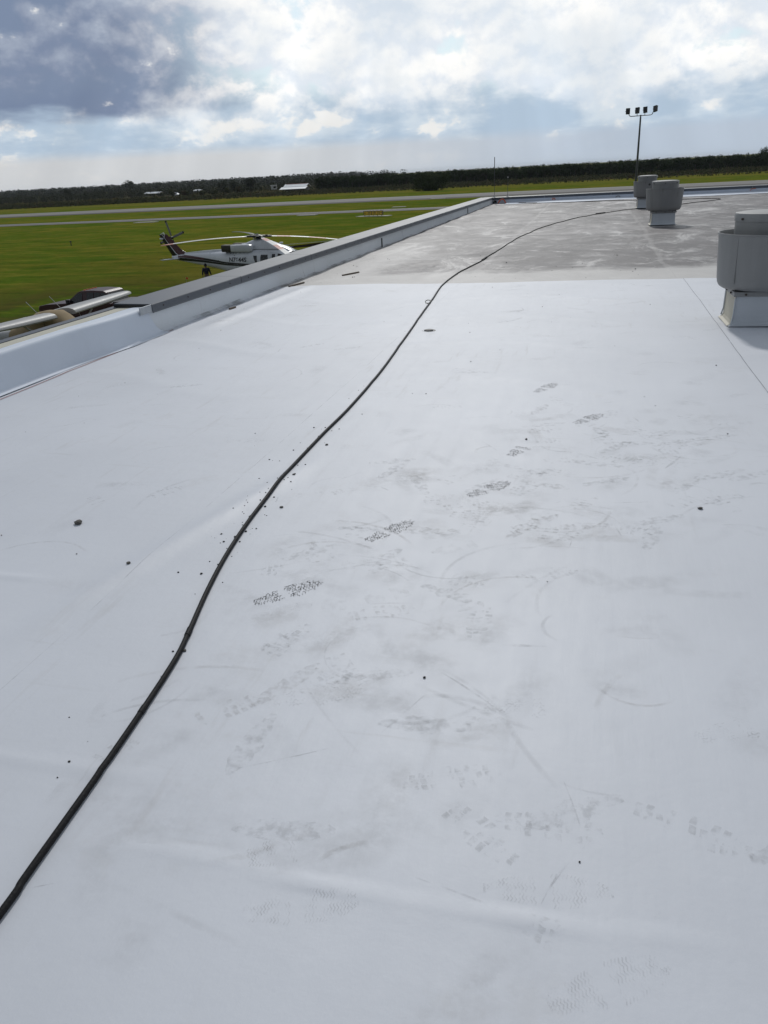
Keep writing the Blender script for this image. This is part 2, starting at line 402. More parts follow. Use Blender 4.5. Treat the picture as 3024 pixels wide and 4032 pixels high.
M['hose'] = simple('black_rubber_hose', (0.010, 0.010, 0.011), 0.6, var=0.4, scale=40, spec=.15, bump=0.2, bscale=120)
M['hosegrey'] = simple('dusty_grey_hose', (0.055, 0.056, 0.056), 0.6, var=0.3, scale=12)
M['tape'] = simple('black_tape', (0.012, 0.012, 0.012), 0.35)
M['stone'] = simple('grey_stone', (0.10, 0.095, 0.085), 0.85, var=0.35, scale=30)
M['grit'] = simple('dark_grit', (0.035, 0.033, 0.03), 0.9)
M['wood'] = simple('weathered_wood', (0.13, 0.10, 0.075), 0.85, var=0.3, scale=14)
M['orange'] = simple('orange_paint', (0.62, 0.10, 0.02), 0.6)
M['red'] = simple('red_chalk', (0.30, 0.09, 0.07), 0.9, var=0.3, scale=40)
M['stucco'] = simple('stucco', (0.5, 0.48, 0.44), 0.9)
M['polegrey'] = simple('dark_galvanised_pole', (0.075, 0.078, 0.078), 0.5, 0.4)
M['lampbody'] = simple('black_lamp_housing', (0.02, 0.02, 0.022), 0.45)
M['lens'] = simple('lamp_glass', (0.7, 0.72, 0.74), 0.12, 0.0)
M['mud'] = mat_dirt('dark_mud', (0.035, 0.032, 0.028), 0.95, 60, 0.30, 0.50)
M['dirt'] = mat_dirt('grey_boot_dirt', (0.24, 0.235, 0.225), 0.15, 30, 0.42, 0.68)
M['dirt2'] = mat_dirt('brown_boot_dirt', (0.26, 0.225, 0.185), 0.15, 30, 0.42, 0.68)
def mat_smudge(name, col, alpha):
    mt, g, b = newmat(name); p = g.pos(); at = g.n.new('ShaderNodeAttribute'); at.attribute_name = 'fade'
    n = g.noise(p, 17.0, 7, 0.72); n2 = g.noise(p, 4.0, 4, 0.6)
    g.put(b.inputs['Base Color'], c4(col)); b.inputs['Roughness'].default_value = 0.8; b.inputs['Specular IOR Level'].default_value = 0.2
    g.put(b.inputs['Alpha'], g.mul(g.mul(at.outputs['Fac'], g.step(g.add(g.mul(n, .65), g.mul(n2, .35)), 0.36, 0.64)), alpha)); return mt
M['smudge'] = mat_smudge('walked_in_grime', (0.27, 0.26, 0.245), 0.13); M['smudgeb'] = mat_smudge('brown_grime', (0.30, 0.25, 0.19), 0.17)
M['scuff'] = mat_dirt('rubber_scuff', (0.20, 0.195, 0.19), 0.24, 12, 0.40, 0.72)

# ------------------------------------------------------------------ ground, runway, taxiway
def sheet(name, pts, z, mat):
    return MB().quad(*[(p[0], p[1], z) for p in pts]).build(name, mat)
gd = sheet('ground', [(-9000, -6000), (9000, -6000), (9000, 12000), (-9000, 12000)], 0.0, M['grass']); kind(gd, 'structure')
def line_at(p, q, x): return p[1] + (q[1] - p[1]) * (x - p[0]) / (q[0] - p[0])
def strip(name, n0, n1, f0, f1, z, mat, xa=-900, xb=900):
    return kind(sheet(name, [(xa, line_at(n0, n1, xa)), (xb, line_at(n0, n1, xb)), (xb, line_at(f0, f1, xb)), (xa, line_at(f0, f1, xa))], z, mat), 'structure')
strip('runway', (-200, 240), (43, 226), (-221, 268), (47, 252), 0.03, M['runway'])
strip('runway_shoulder', (-200, 231), (43, 216), (-200, 246), (43, 232), 0.02, M['shoulder'])
strip('runway_edge_line', (-200, 265), (43, 250.4), (-200, 265.9), (43, 251.3), 0.036, M['paint'])
strip('taxiway', (-137.5, 167.5), (-27.5, 161.0), (-147, 178.5), (-29.2, 171.2), 0.03, M['taxi'])
strip('taxiway_edge_line', (-137.5, 175.6), (-27.5, 169.0), (-137.5, 176.0), (-27.5, 169.4), 0.036, M['paint'])
for k, (cx, cy, sx, sy) in enumerate(((-92.9, 158.2, 5, 2.2), (-56.7, 159.4, 4, 1.8), (-41.6, 224.4, 4, 2), (-42.2, 179.9, 3, 1.4))):
    o = MB().box((cx, cy, 0.05), (sx, sy, 0.1), rz if False else R(-4)).build('light_pad', M['concrete'])
    tag(o, ('pale concrete light pad in the grass left of the helicopter tail, before the taxiway',
            'small pale concrete pad on the near taxiway edge behind the helicopter',
            'small pale concrete pad on the near edge of the far runway',
            'small pale concrete pad on the far edge of the taxiway behind the yellow sign')[k], 'concrete pad')

# ------------------------------------------------------------------ building and roof
RZ = 5.4
XL, XW, XR, YB, YF = -5.36, -4.86, 22.0, -8.0, 40.4
bld = thing('airport_building', 'low airport building with flat white membrane roof and metal-capped parapets', 'building')
wl = MB()
for (a, b_) in (((XL + .02, YB), (XL + .02, YF + .5)), ((XL + .02, YF + .5), (XR, YF + .5)), ((XR, YF + .5), (XR, YB)), ((XR, YB), (XL + .02, YB))):
    wl.quad((a[0], a[1], 0), (b_[0], b_[1], 0), (b_[0], b_[1], RZ + 0.2), (a[0], a[1], RZ + 0.2))
wl.build('wall', M['stucco'], bld)
def bump1(t, s): return np.exp(-(t / s) ** 2)
def sstep(t, a, b): t = np.clip((t - a) / (b - a), 0, 1); return t * t * (3 - 2 * t)
def roof_h(x, y):
    x = np.asarray(x, float); y = np.asarray(y, float)
    h = 0.0035 * (np.sin(1.7 * x + 0.6 * y) + np.sin(0.9 * y - 2.3 * x + 1.0) + 0.6 * np.sin(3.1 * y + 1.3 * x))
    d = y - 1.275 - 0.012 * np.sin(5 * x)
    h += (0.0050 * bump1(d, 0.008) + 0.0012 * np.where(d < 0, bump1(d, 0.06), 0)) * sstep(x, -1.34, -1.05) * (1 - sstep(x, 0.15, 0.45))
    h += 0.003 * bump1(y - 1.52 - 0.03 * (x + 1.5), 0.02) * (1 - sstep(x, -1.4, -1.1))
    t = (y - 2.2) / 1.7; c = -2.10 + 0.45 * t
    h += 0.015 * bump1(x - c, 0.07) * sstep(y, 1.9, 2.5) * (1 - sstep(y, 3.6, 4.4))
    h += 0.004 * bump1(y - 2.62 - 0.02 * x, 0.022) * (1 - sstep(x, -2.5, -2.2))
    h += 0.020 * bump1(x + 4.42 - 0.03 * (y - 10), 0.12) * sstep(y, 8.2, 9.0) * (1 - sstep(y, 11.6, 12.4))
    h += 0.004 * bump1(np.sin(2.1 * y + 0.8 * np.sin(x * 1.7)), 0.25) * sstep(y, 4, 7)
    return h
def grid_sheet(name, xs, ys, mat, zoff, lift=None, hf=roof_h):
    X, Y = np.meshgrid(xs, ys)
    if hf is roof_h: Y = Y + (0.025 * np.sin(1.9 * X + 1) + 0.018 * np.sin(5.3 * X)) * sstep(Y, SEAM - .6, SEAM)
    Z = RZ + hf(X, Y) + zoff
    if lift: Z = Z + lift(X, Y)
    nx, ny = len(xs), len(ys)
    v = np.stack([X, Y, Z], -1).reshape(-1, 3)
    idx = np.arange(nx * ny).reshape(ny, nx)
    f = np.stack([idx[:-1, :-1], idx[:-1, 1:], idx[1:, 1:], idx[1:, :-1]], -1).reshape(-1, 4)
    # short skirt so that the sheet has a visible edge
    ring = np.concatenate([idx[0, :], idx[1:, -1], idx[-1, -2::-1], idx[-2:0:-1, 0]])
    tv = v[ring].copy(); lv = tv.copy(); lv[:, 2] -= 0.003; n = len(v); k = len(ring); j = np.arange(k)
    sk = np.stack([n + j, n + k + j, n + k + (j + 1) % k, n + (j + 1) % k], -1)
    me = np_mesh(name, np.vstack([v, tv, lv]), np.vstack([f, sk]), mat, False)
    sm = np.zeros(len(f) + k, dtype=bool); sm[:len(f)] = True; me.polygons.foreach_set('use_smooth', sm)
    return link(name, me, bld)
SEAM = 12.16
ysn = np.concatenate([np.linspace(YB, 0.5, 18)[:-1], np.arange(0.5, 4.5, 0.022), np.arange(4.5, SEAM, 0.05), [SEAM]])
edges = [-4.93, -1.93, 1.30, 4.5, 7.7, 10.9, 14.1, 17.3, XR - .3]
sheets = []
for i in range(len(edges) - 1):
    a, b_ = edges[i], edges[i + 1] + (0.14 if i < 2 else 0.14)
    st = 0.028 if i < 3 else 0.4
    xs = np.unique(np.concatenate([np.arange(a, b_, st), [b_]]))
    if i >= 3: yy = np.linspace(YB, SEAM, 40)
    else: yy = ysn
    # every sheet laps onto its left neighbour
    zl = (lambda X, Y, a=a: 0.0022 * (1 - sstep(X, a + 0.14, a + 0.7))) if i > 0 else None
    o = grid_sheet('membrane_sheet', xs, yy, M['new'], 0.004, zl); o['label'] = 'new white membrane sheet with faint boot marks'
    sheets.append(o)
def old_h(x, y):
    x = np.asarray(x, float); y = np.asarray(y, float)
    h = 0.004 * (np.sin(2.9 * y + np.sin(1.1 * x) * 1.4) + np.sin(1.9 * y - 1.1 * x) + np.sin(4.7 * y + 2.2 * x) * .6) - 0.006
    return h * sstep(y, 12.2, 13.5)
oedges = [-4.93, -1.92, 1.22, 4.4, 7.6, 10.8, 14.0, 17.2, XR - .3]
for i in range(len(oedges) - 1):
    a, b_ = oedges[i], oedges[i + 1] + 0.14
    zl = (lambda X, Y, a=a: 0.002 * (1 - sstep(X, a + 0.14, a + 0.6))) if i > 0 else None
    o = grid_sheet('weathered_sheet', np.unique(np.concatenate([np.arange(a, b_, 0.2), [b_]])), np.arange(SEAM - 0.1, YF, 0.10), M['old'], -0.004, zl, old_h)
    o['label'] = 'old membrane sheet stained dark by ponded water'
# clean white strip of new flashing at the foot of the far parapet
st_ = grid_sheet('flashing_strip', np.arange(-4.1, XR - .3, 0.4), np.array([38.9, 39.2, 39.6, 40.0, YF - 0.02]), M['flap'], 0.01,
                 lambda X, Y: 0.05 * sstep(Y, 40.0, YF - .02), old_h)
def strip_mesh(x0, y0, x1, y1, w, dz, seg=40):
    mb = MB(); d = Vector((x1 - x0, y1 - y0)); L = d.length; d.normalize(); n = Vector((-d.y, d.x))
    P = []
    for i in range(seg + 1):
        t = i / seg; cx, cy = x0 + (x1 - x0) * t, y0 + (y1 - y0) * t
        for s_ in (-1, 1):
            px, py = cx + n.x * w / 2 * s_, cy + n.y * w / 2 * s_
            P.append((px, py, RZ + float(roof_h(px, py)) + dz))
    mb.v = P; mb.f = [(2 * i, 2 * i + 1, 2 * i + 3, 2 * i + 2) for i in range(seg)]
    return mb
strip_mesh(-4.79, 1.0, -4.83, 8.45, 0.011, 0.009, 60).build('chalk_line', M['red'], bld)
strip_mesh(-1.934, -2.0, -1.934, SEAM, 0.004, 0.0068, 160).build('seam_sealant', mat_dirt('faint_seam_grime', (0.26, 0.255, 0.25), 0.22, 4, .42, .62), bld)
strip_mesh(1.296, -2.0, 1.296, SEAM, 0.0045, 0.0068, 160).build('seam_sealant', mat_dirt('seam_grime', (0.12, 0.118, 0.115), 0.45, 5, .2, .5), bld)

# ---- parapets
def xw(y): return -4.905 + 0.0030 * (y - 8.0)
def ztop(y): return RZ + 0.362 - 0.0024 * (y - 8.0)
par = MB(); UA = 7.6
ysP = [UA, 8.25] + [8.35 + (YF - 8.35) * i / 28 for i in range(29)]
for i in range(30):
    a, b_ = ysP[i], ysP[i + 1]
    za, zb = ztop(a) - 0.02, ztop(b_) - 0.02
    if a < 8.3: za = RZ + .30
    if b_ < 8.3: zb = RZ + .30
    par.quad((xw(a), a, RZ - .02), (xw(b_), b_, RZ - .02), (xw(b_), b_, zb), (xw(a), a, za))
    par.quad((XL + .06, a, RZ - .4), (XL + .06, b_, RZ - .4), (XL + .06, b_, zb), (XL + .06, a, za))
    par.quad((xw(a), a, za), (xw(b_), b_, zb), (XL + .06, b_, zb), (XL + .06, a, za))
pl = par.build('parapet', M['wallface'], bld)
pl['label'] = 'left parapet with dirty white face under grey metal coping'
def coping_piece(y0, y1, parent, g_=0.006):
    mb = MB(); y0 += g_; y1 -= g_
    xo = XL - 0.01
    rings = []
    for y in (y0, y1):
        xi = xw(y) + .035; z = ztop(y); dv = rnd.uniform(-.004, .004)
        rings.append([(xi + .004, y, z - 0.098), (xi, y, z - 0.086), (xi + dv * .4, y, z - .008), (xi - .01, y, z), (xo + .01, y, z + 0.012), (xo, y, z + .002), (xo, y, z - 0.09), (xo + .006, y, z - .09),
                      (xo + .006, y, z - .004), (xi - .008, y, z - .012), (xi - .006, y, z - .098)])
    mb.loft(rings, True)
    o = mb.build('coping_panel', M['coping'], parent, bevel=0)
    # row of fasteners along the inner drip face
    sc = MB(); y = y0 + 0.25
    while y < y1:
        xi = xw(y) + .035; sc.tube([(xi - .002, y, ztop(y) - .047), (xi + .007, y, ztop(y) - .047)], 0.008, 6); y += 0.62
    if sc.v and parent is pl: pass
    return o, sc
joints = [8.12, 10.62, 13.67, 16.7, 19.75, 22.8, 25.85, 28.9, 31.95, 35.0, 38.05, 40.36]
allsc = MB()
for a, b_ in zip(joints[:-1], joints[1:]):
    o, sc = coping_piece(a, b_, pl); n = len(allsc.v); allsc.v += sc.v; allsc.f += [tuple(n + i for i in f) for f in sc.f]
kind(allsc.build('coping_screws', M['bolt'], pl), 'stuff')
for jy in joints[1:-1]:
    mb = MB(); mb.box(((xw(jy) + .035 + XL) / 2, jy, ztop(jy) - .022), (xw(jy) - XL + .01, 0.10, 0.012)); mb.box((xw(jy) + .026, jy, ztop(jy) - .055), (.006, .10, .08))
    mb.build('splice_plate', M['coping'], pl)
# open end of the coping: lifted lip and a galvanised splice
mb = MB(); mb.box((XW - .022, 8.02, ztop(8.0) - 0.045), (0.012, 0.30, 0.085))
mb.build('splice_plate', M['galv'], pl, bevel=0.003)['label'] = 'bare galvanised splice at the open end of the coping'
MB().box(((XL + xw(8)) / 2 + .01, 8.125, ztop(8) - .03), (xw(8) - XL + .03, .012, .05)).build('coping_end', M['tape'], pl)
# seams in the weathered wall membrane
for sy in (13.25, 21.0, 28.6, 36.0):
    mb = MB(); mb.tube([(xw(sy) + .004, sy - .05, ztop(sy) - .10), (xw(sy) + .006, sy - .02, ztop(sy) - .2), (xw(sy) + .02, sy + .05, RZ + .02)], 0.004, 5)
    mb.build('wall_seam', M['scuff'], pl)
# dirt gathered in the angle at the foot of the old wall
mb = MB(); K = 70; P = []
for i in range(K + 1):
    y = 8.2 + (30 - 8.2) * i / K; w_ = 0.05 + 0.05 * rnd.random()
    P += [(xw(y) + .006, y, RZ + .012 + .02 * rnd.random() + (0.03 if y < 11 else 0)), (xw(y) + .02 + w_, y, RZ + .014 + float(roof_h(XW + .1, y)) if y < SEAM else RZ + .012)]
mb.v = P; mb.f = [(2 * i, 2 * i + 1, 2 * i + 3, 2 * i + 2) for i in range(K)]
mb.build('corner_grime', mat_dirt('corner_grime', (0.09, 0.082, 0.07), 0.55, 3, .40, .75), pl)
# two short galvanised overflow tabs on the wall
for sy in (18.8, 32.4):
    MB().box((xw(sy) + .012, sy, RZ + .10), (.02, .05, .20)).build('overflow_tab', M['polegrey'], pl, bevel=0.003)

# near stretch: coping removed, fresh membrane turned up and over the wall
fl = MB(); ysF = [YB + (8.3 - YB) * i / 60 for i in range(61)]; rings = []
for y in ysF:
    wv = 0.006 * math.sin(3.1 * y) + 0.004 * math.sin(7.3 * y + 1)
    sag = 0.010 * math.sin(2.2 * y + .4)
    e = max(0, (y - 7.7)) * 0.5                        # end edge runs back at an angle towards the top
    prof = [(-5.17, 0.322 + wv * .3, 0), (-5.10, 0.33 + wv * .4, 0), (-5.015, 0.334 + sag * .4, 0), (-4.993, 0.329 + sag * .4, -.1), (-4.980, 0.305 + sag * .3, -.4), (-4.968 + wv, 0.20, -.32), (-4.955 + wv * 1.2, 0.10, -.22), (-4.945, 0.045, -.1), (-4.925, 0.02, 0), (-4.87, 0.0115, 0.02)]
    k_ = float(sstep(y, 6.6, 7.6)) * .075
    rings.append([(px + (k_ if px > -5.0 else k_ * .6 if px > -5.05 else 0), y + (e * pe * 2 if y > 7.7 else 0), RZ + pz) for px, pz, pe in prof])
nP = len(rings[0])
for r_ in rings: fl.v += r_
for i in range(len(rings) - 1):
    for j in range(nP - 1): fl.f.append((i * nP + j, i * nP + j + 1, (i + 1) * nP + j + 1, (i + 1) * nP + j))
flo = fl.build('membrane_flap', M['flap'], bld, smooth=True, angle=70); flo['label'] = 'fresh white membrane turned up over the bare parapet'
mb = MB(); mb.box((-5.235, (YB + 8.15) / 2, RZ + 0.115), (0.16, 8.15 - YB, 0.42)); mb.build('cover_board', M['cream'], bld)
mb = MB(); mb.box((-5.42, (YB + 8.6) / 2, RZ + 0.13), (0.02, 8.6 - YB, 0.40)); mb.box((-5.365, (YB + 8.6) / 2, RZ + 0.324), (0.10, 8.6 - YB, 0.016)); mb.build('edge_flashing', M['coping'], bld)
mb = MB(); mb.box((-5.12, (YB + 8.1) / 2, RZ + 0.10), (0.22, 8.1 - YB, 0.40)); mb.build('parapet_core', M['cream'], bld)

# far parapet and the right one
pf = MB(); zt = RZ + 0.262
pf.quad((XW, YF, RZ - .02), (XR, YF, RZ - .02), (XR, YF, zt), (XW, YF, zt)); pf.quad((XL, YF + .48, RZ - .4), (XR, YF + .48, RZ - .4), (XR, YF + .48, zt), (XL, YF + .48, zt)); pf.quad((XW, YF, zt), (XR, YF, zt), (XR, YF + .48, zt), (XL, YF + .48, zt))
pfo = pf.build('parapet', M['flap'], bld); pfo['label'] = 'far parapet with shaded white face under dark coping'
x = XL
while x < XR:
    x2 = min(x + 3.05, XR); mb = MB()
    z = zt + .015
    r_ = [[(q, YF - .035, z - .11), (q, YF - .035, z - .006), (q, YF - .02, z), (q, YF + .50, z + .012), (q, YF + .51, z), (q, YF + .51, z - .09), (q, YF + .50, z - .012), (q, YF - .02, z - .012)] for q in ((XW + .036 if x == XL else x) + .005, x2 - .005)]
    if x == XL: r_[0] = [(XW + .04, p[1], p[2]) if p[1] < YF + .1 else (XL - .01, p[1], p[2]) for p in r_[0]]
    mb.loft(r_, True).build('coping_panel', M['coping'], pfo); x = x2
pr = MB(); pr.box((XR - .15, (YB + YF) / 2, RZ + .15), (.3, YF - YB, .34)); pro = pr.build('parapet', M['wallface'], bld)
pb = MB(); pb.box(((XL + XR) / 2, YB + .1, RZ + .15), (XR - XL, .3, .34)); pb.build('parapet', M['wallface'], bld)

# ------------------------------------------------------------------ rooftop exhaust fans
def make_fan():
    t = thing('exhaust_fan', '', 'exhaust fan')
    mb = MB(); c = 0.285
    rings = [[(sx * (c + e), sy * (c + e), z) for sx, sy in ((-1, -1), (1, -1), (1, 1), (-1, 1))] for e, z in ((.045, .010), (.018, .024), (.006, .05), (0, .10), (-.004, .30))]
    cb = mb.loft(rings, True).build('curb', M['curb'], t)
    # stained membrane lap on the left side of the curb, with its upright seam
    s = MB(); s.v = []
    pts = [(-c - .055, .010), (-c - .024, .024), (-c - .010, .05), (-c - .006, .10), (-c - .002, .297)]
    for px, z in pts: s.v += [(px, -c - .002, z), (px, c - .02, z)]
    s.f = [(2 * i, 2 * i + 1, 2 * i + 3, 2 * i + 2) for i in range(4)]
    s.build('membrane_lap', M['stain'], cb)
    s = MB(); s.tube([(-c - .03, c - .02, .03), (-c - .012, c - .02, .10), (-c - .008, c - .02, .29)], .008, 6); s.build('curb_seam', M['curb'], cb); s = MB(); s.tube([(-c - .02, -c - .012, .025), (-c - .008, -c - .008, .10), (-c - .004, -c - .006, .28)], .006, 6)
    s.build('curb_seam', M['curb'], cb)
    mb = MB(); mb.box((0, 0, .318), (2 * c + .045, 2 * c + .045, .045)); cap = mb.build('curb_cap', M['fan'], t, bevel=.004)
    for (bx, by) in ((-.2, -1), (.02, -1), (.2, -1), (-1, .1), (-1, -.15)):
        p = (bx, -c - .025) if by == -1 else (-c - .025, by)
        q = (p[0], p[1] - .012) if by == -1 else (p[0] - .012, p[1])
        MB().tube([(p[0], p[1], .318), (q[0], q[1], .318)], .011, 6).build('bolt', M['bolt'], cap)
    mb = MB()
    prof = [(.20, .338), (.33, .342), (.385, .352), (.415, .372), (.432, .405), (.440, .45), (.452, .60), (.464, .80), (.468, .866), (.476, .872), (.476, .884), (.466, .884),
            (.460, .86), (.448, .60), (.436, .46), (.42, .41), (.38, .385), (.20, .38)]
    mb.lathe(prof, seg=56).build('windband', M['fan'], t, smooth=True, angle=35)
    MB().tube([(-.325, -.300, .42), (-.330, -.312, .62), (-.336, -.322, .86)], .004, 6).build('band_seam', M['fan'], t)
    mb = MB(); mb.lathe([(.0, .47), (.30, .47), (.325, .49), (.328, .99), (.30, 1.0)], seg=48).build('motor_hood', M['fan'], t, smooth=True, angle=35)
    mb = MB(); mb.lathe([(.31, .985), (.337, .99), (.340, 1.045), (.334, 1.062), (.27, 1.072), (.15, 1.079), (0, 1.081)], seg=48)
    hc = mb.build('hood_cap', M['fan'], t, smooth=True, angle=30)
    for a in (-150, -95, -40, 20, 90):
        x_, y_ = .338 * math.cos(R(a)), .338 * math.sin(R(a))
        MB().tube([(x_, y_, 1.014), (x_ * 1.035, y_ * 1.035, 1.014)], .012, 6).build('bolt', M['bolt'], hc)
    for a in (0, 120, 240):
        x_, y_ = math.cos(R(a)), math.sin(R(a))
        MB().tube([(x_ * .32, y_ * .32, .62), (x_ * .45, y_ * .45, .60)], .012, 6).build('support_arm', M['fan'], t)
    return t
fan = make_fan(); fan.location = (1.70, 8.78, RZ + .006); fan.rotation_euler = (0, 0, R(0.8))
fan['label'] = 'nearest grey exhaust fan on a white curb, cut by the right edge'
f2 = copy_tree(fan); f2.location = (1.77, 22.9, RZ); f2['label'] = 'middle grey exhaust fan on its white curb, in front of the farthest fan'
f3 = copy_tree(fan); f3.location = (1.80, 31.4, RZ); f3['label'] = 'farthest grey exhaust fan, half hidden behind the middle one below the light pole'
for f_ in (fan, f2, f3): f_['group'] = 'exhaust fans in a row along the roof'
wb = [c for c in f3.children if c.name.startswith('windband')][0]
h_ = MB().tube([(.05, -.462, .78), (.05, -.468, .78)], .035, 14).build('conduit_hole', M['fandark'], f3)

# ------------------------------------------------------------------ hose
def zroof(x, y): return RZ + 0.0045 + (float(roof_h(x, y)) if y < SEAM else float(old_h(x, y)) - .007)
def catmull(P, n=8):
    out = []
    for i in range(len(P) - 1):
        p0, p1, p2, p3 = P[max(i - 1, 0)], P[i], P[i + 1], P[min(i + 2, len(P) - 1)]
        for k in range(n):
            t = k / n
            out.append(tuple(0.5 * ((2 * p1[d]) + (-p0[d] + p2[d]) * t + (2 * p0[d] - 5 * p1[d] + 4 * p2[d] - p3[d]) * t * t + (-p0[d] + 3 * p1[d] - 3 * p2[d] + p3[d]) * t ** 3) for d in (0, 1)))
    out.append(tuple(P[-1])); return out
HP = [(-1.27, -.6), (-1.285, .4), (-1.3, 1.02), (-1.31, 1.13), (-1.325, 1.33), (-1.34, 1.52), (-1.365, 1.79), (-1.40, 2.09), (-1.44, 2.28), (-1.51, 2.58), (-1.57, 2.9), (-1.62, 3.29), (-1.652, 3.69), (-1.68, 4.13), (-1.69, 4.71), (-1.69, 5.38),
      (-1.75, 6.64), (-1.86, 8.1), (-2.03, 10.26), (-2.17, 12.02), (-2.16, 13.54), (-1.99, 15.63), (-1.87, 18.23), (-1.68, 21.01), (-1.19, 24.36), (-.33, 27.5), (.74, 29.9), (1.3, 30.6)]
HP2 = [(1.3, 30.6), (2.3, 31.0), (2.9, 32.2), (3.6, 33.3), (4.64, 34.9), (4.86, 35.6), (4.3, 36.3), (3.2, 36.8), (1.68, 37.6), (-.08, 38.2), (-2.16, 38.7), (-3.0, 39.1), (-3.5, 39.7), (-3.3, 40.0), (-2.9, 39.6), (-2.6, 39.3)]
def hose_mesh(P, r):
    c = catmull(P, 10); return MB().tube([(x_, y_, zroof(x_, y_) + r) for x_, y_ in c], r, 10)
hs = thing('air_hose', 'long black rubber hose snaking across the white roof to the far fans', 'hose')
hose_mesh(HP, .0100).build('hose_line', M['hose'], hs, smooth=True, angle=60)
hose_mesh(HP2, .0125).build('hose_line', M['hose'], hs, smooth=True, angle=60)
def on_hose(P, y, wdt, r, mat, name):
    c = catmull(P, 40); i = min(range(len(c)), key=lambda k: abs(c[k][1] - y)); seg = [c[i]]; j = i
    while math.dist(c[j], c[i]) < wdt and j < len(c) - 1: j += 1
    pts = c[i:j + 1:max(1, (j - i) // 5)]
    if len(pts) < 2: pts = [c[i], c[j]]
    return MB().tube([(q[0], q[1], zroof(*q) + .0102) for q in pts], r, 10).build(name, mat, hs, smooth=True, angle=60)
on_hose(HP, 2.24, .05, .0118, M['hose'], 'tape_wrap'); on_hose(HP, 1.78, .03, .0112, M['hose'], 'tape_wrap')
on_hose(HP, 15.35, .35, .02, M['hose'], 'hose_coupling'); on_hose(HP, 28.5, .7, .03, M['hose'], 'hose_coupling')
on_hose(HP2, 39.2, .5, .035, M['hose'], 'hose_coupling')
mb = MB(); cx, cy = -2.052, 10.2; mb.tube([(cx + .034 * math.cos(a), cy + .02 * math.sin(a), zroof(cx, cy) + .022 + .018 * math.sin(a)) for a in [2 * math.pi * i / 14 for i in range(15)]], .006, 6)
mb.build('hose_clamp', M['cream'], hs)

# ------------------------------------------------------------------ boot prints, scuffs and grit on the membrane
def rz_(x, y, dz): return RZ + float(roof_h(x, y)) + .004 + dz
def sole_w(t):            # half width of a boot sole along its length, t from heel 0 to toe 1
    return .05 * (0.78 + 0.22 * math.sin(math.pi * (t * 1.9 - .55))) * min(1, (t / .06) ** .5 if t < .06 else 1, ((1 - t) / .12) ** .5 if t > .88 else 1)
def print_mesh(cx, cy, ang, style, r_, L=.30, part=(0, 1)):
    mb = MB(); ca, sa = math.cos(ang), math.sin(ang)
    def P(t, s, dz):
        lx = (t - .5) * L; x_, y_ = cx + lx * ca - s * sa, cy + lx * sa + s * ca
        return (x_, y_, rz_(x_, y_, dz))
    def seg(t0, s0, t1, s1, w, dz):
        dx, dy = (t1 - t0) * L, s1 - s0; l = math.hypot(dx, dy) or 1; nx, ny = -dy / l * w, dx / l * w
        mb.quad(P(t0 + nx / L, s0 + ny, dz), P(t1 + nx / L, s1 + ny, dz), P(t1 - nx / L, s1 - ny, dz), P(t0 - nx / L, s0 - ny, dz))
    dz = .0012 + .0006 * r_.random()
    if style == 'mud':
        a = .0135
        def hv(cx_, cy_, k):            # shared, jittered corner of a hex cell
            vx, vy = cx_ + a * .577 * math.cos(R(60 * k + 30)), cy_ + a * .577 * math.sin(R(60 * k + 30)); q = math.sin(round(vx * 2e3) * 12.9898 + round(vy * 2e3) * 78.233) * 43758.5
            return vx + (q % 1 - .5) * .006, vy + (q * 7.3 % 1 - .5) * .006
        for iy in range(-5, 6):
            for ixx in range(0, 24):
                lx, s = (ixx + .5 * (iy % 2)) * a, iy * a * .866; t = lx / L
                if not part[0] < t < part[1] or .38 < t < .50 or t > .98: continue
                if abs(s) > sole_w(t) * 1.05: continue
                for k in range(3):
                    if r_.random() < .34: continue
                    p0, p1 = hv(lx, s, k), hv(lx, s, k + 1); f0, f1 = r_.uniform(0, .25), r_.uniform(.75, 1.0)
                    seg((p0[0] + (p1[0] - p0[0]) * f0) / L, p0[1] + (p1[1] - p0[1]) * f0, (p0[0] + (p1[0] - p0[0]) * f1) / L, p0[1] + (p1[1] - p0[1]) * f1, r_.uniform(.0006, .0019), dz)
    elif style == 'block':
        n = 11
        for i in range(n):
            t0, t1 = i / n + .016, (i + 1) / n - .016
            if not part[0] <= t0 <= part[1] or 4 <= i <= 4: continue
            w = sole_w((t0 + t1) / 2)
            for (a, b_) in ((-1, -.40), (-.30, .30), (.40, 1)):
                if r_.random() < .16: continue
                sk = .012 * (1 if a < 0 else -1 if a > .3 else 0)
                mb.quad(P(t0 + sk, a * w, dz), P(t1 + sk, a * w, dz), P(t1, b_ * w, dz), P(t0, b_ * w, dz))
    elif style == 'wave':
        n = 34
        for i in range(n):
            t = (i + .5) / n
            if not part[0] <= t <= part[1] or .40 < t < .52: continue
            w = sole_w(t); K = 9
            for k in range(K):
                s0, s1 = -w + 2 * w * k / K, -w + 2 * w * (k + 1) / K
                z0, z1 = (.010 if k % 2 else -.010), (-.010 if k % 2 else .010)
                seg(t + z0, s0, t + z1, s1, .0015, dz)
    else:                                                   # smear: a soft-edged patch
        n = 14; prev = None
        for i in range(n + 1):
            t = i / n; w = sole_w(max(.02, min(.98, t))) * r_.uniform(.6, 1.0)
            q = (P(t, -w, dz), P(t, w * r_.uniform(.7, 1), dz))
            if prev: mb.quad(prev[0], q[0], q[1], prev[1])
            prev = q
    return mb
def which_sheet(x): return sheets[0] if x < -1.93 else sheets[1] if x < 1.30 else sheets[2]
r2 = random.Random(21); npz = 0
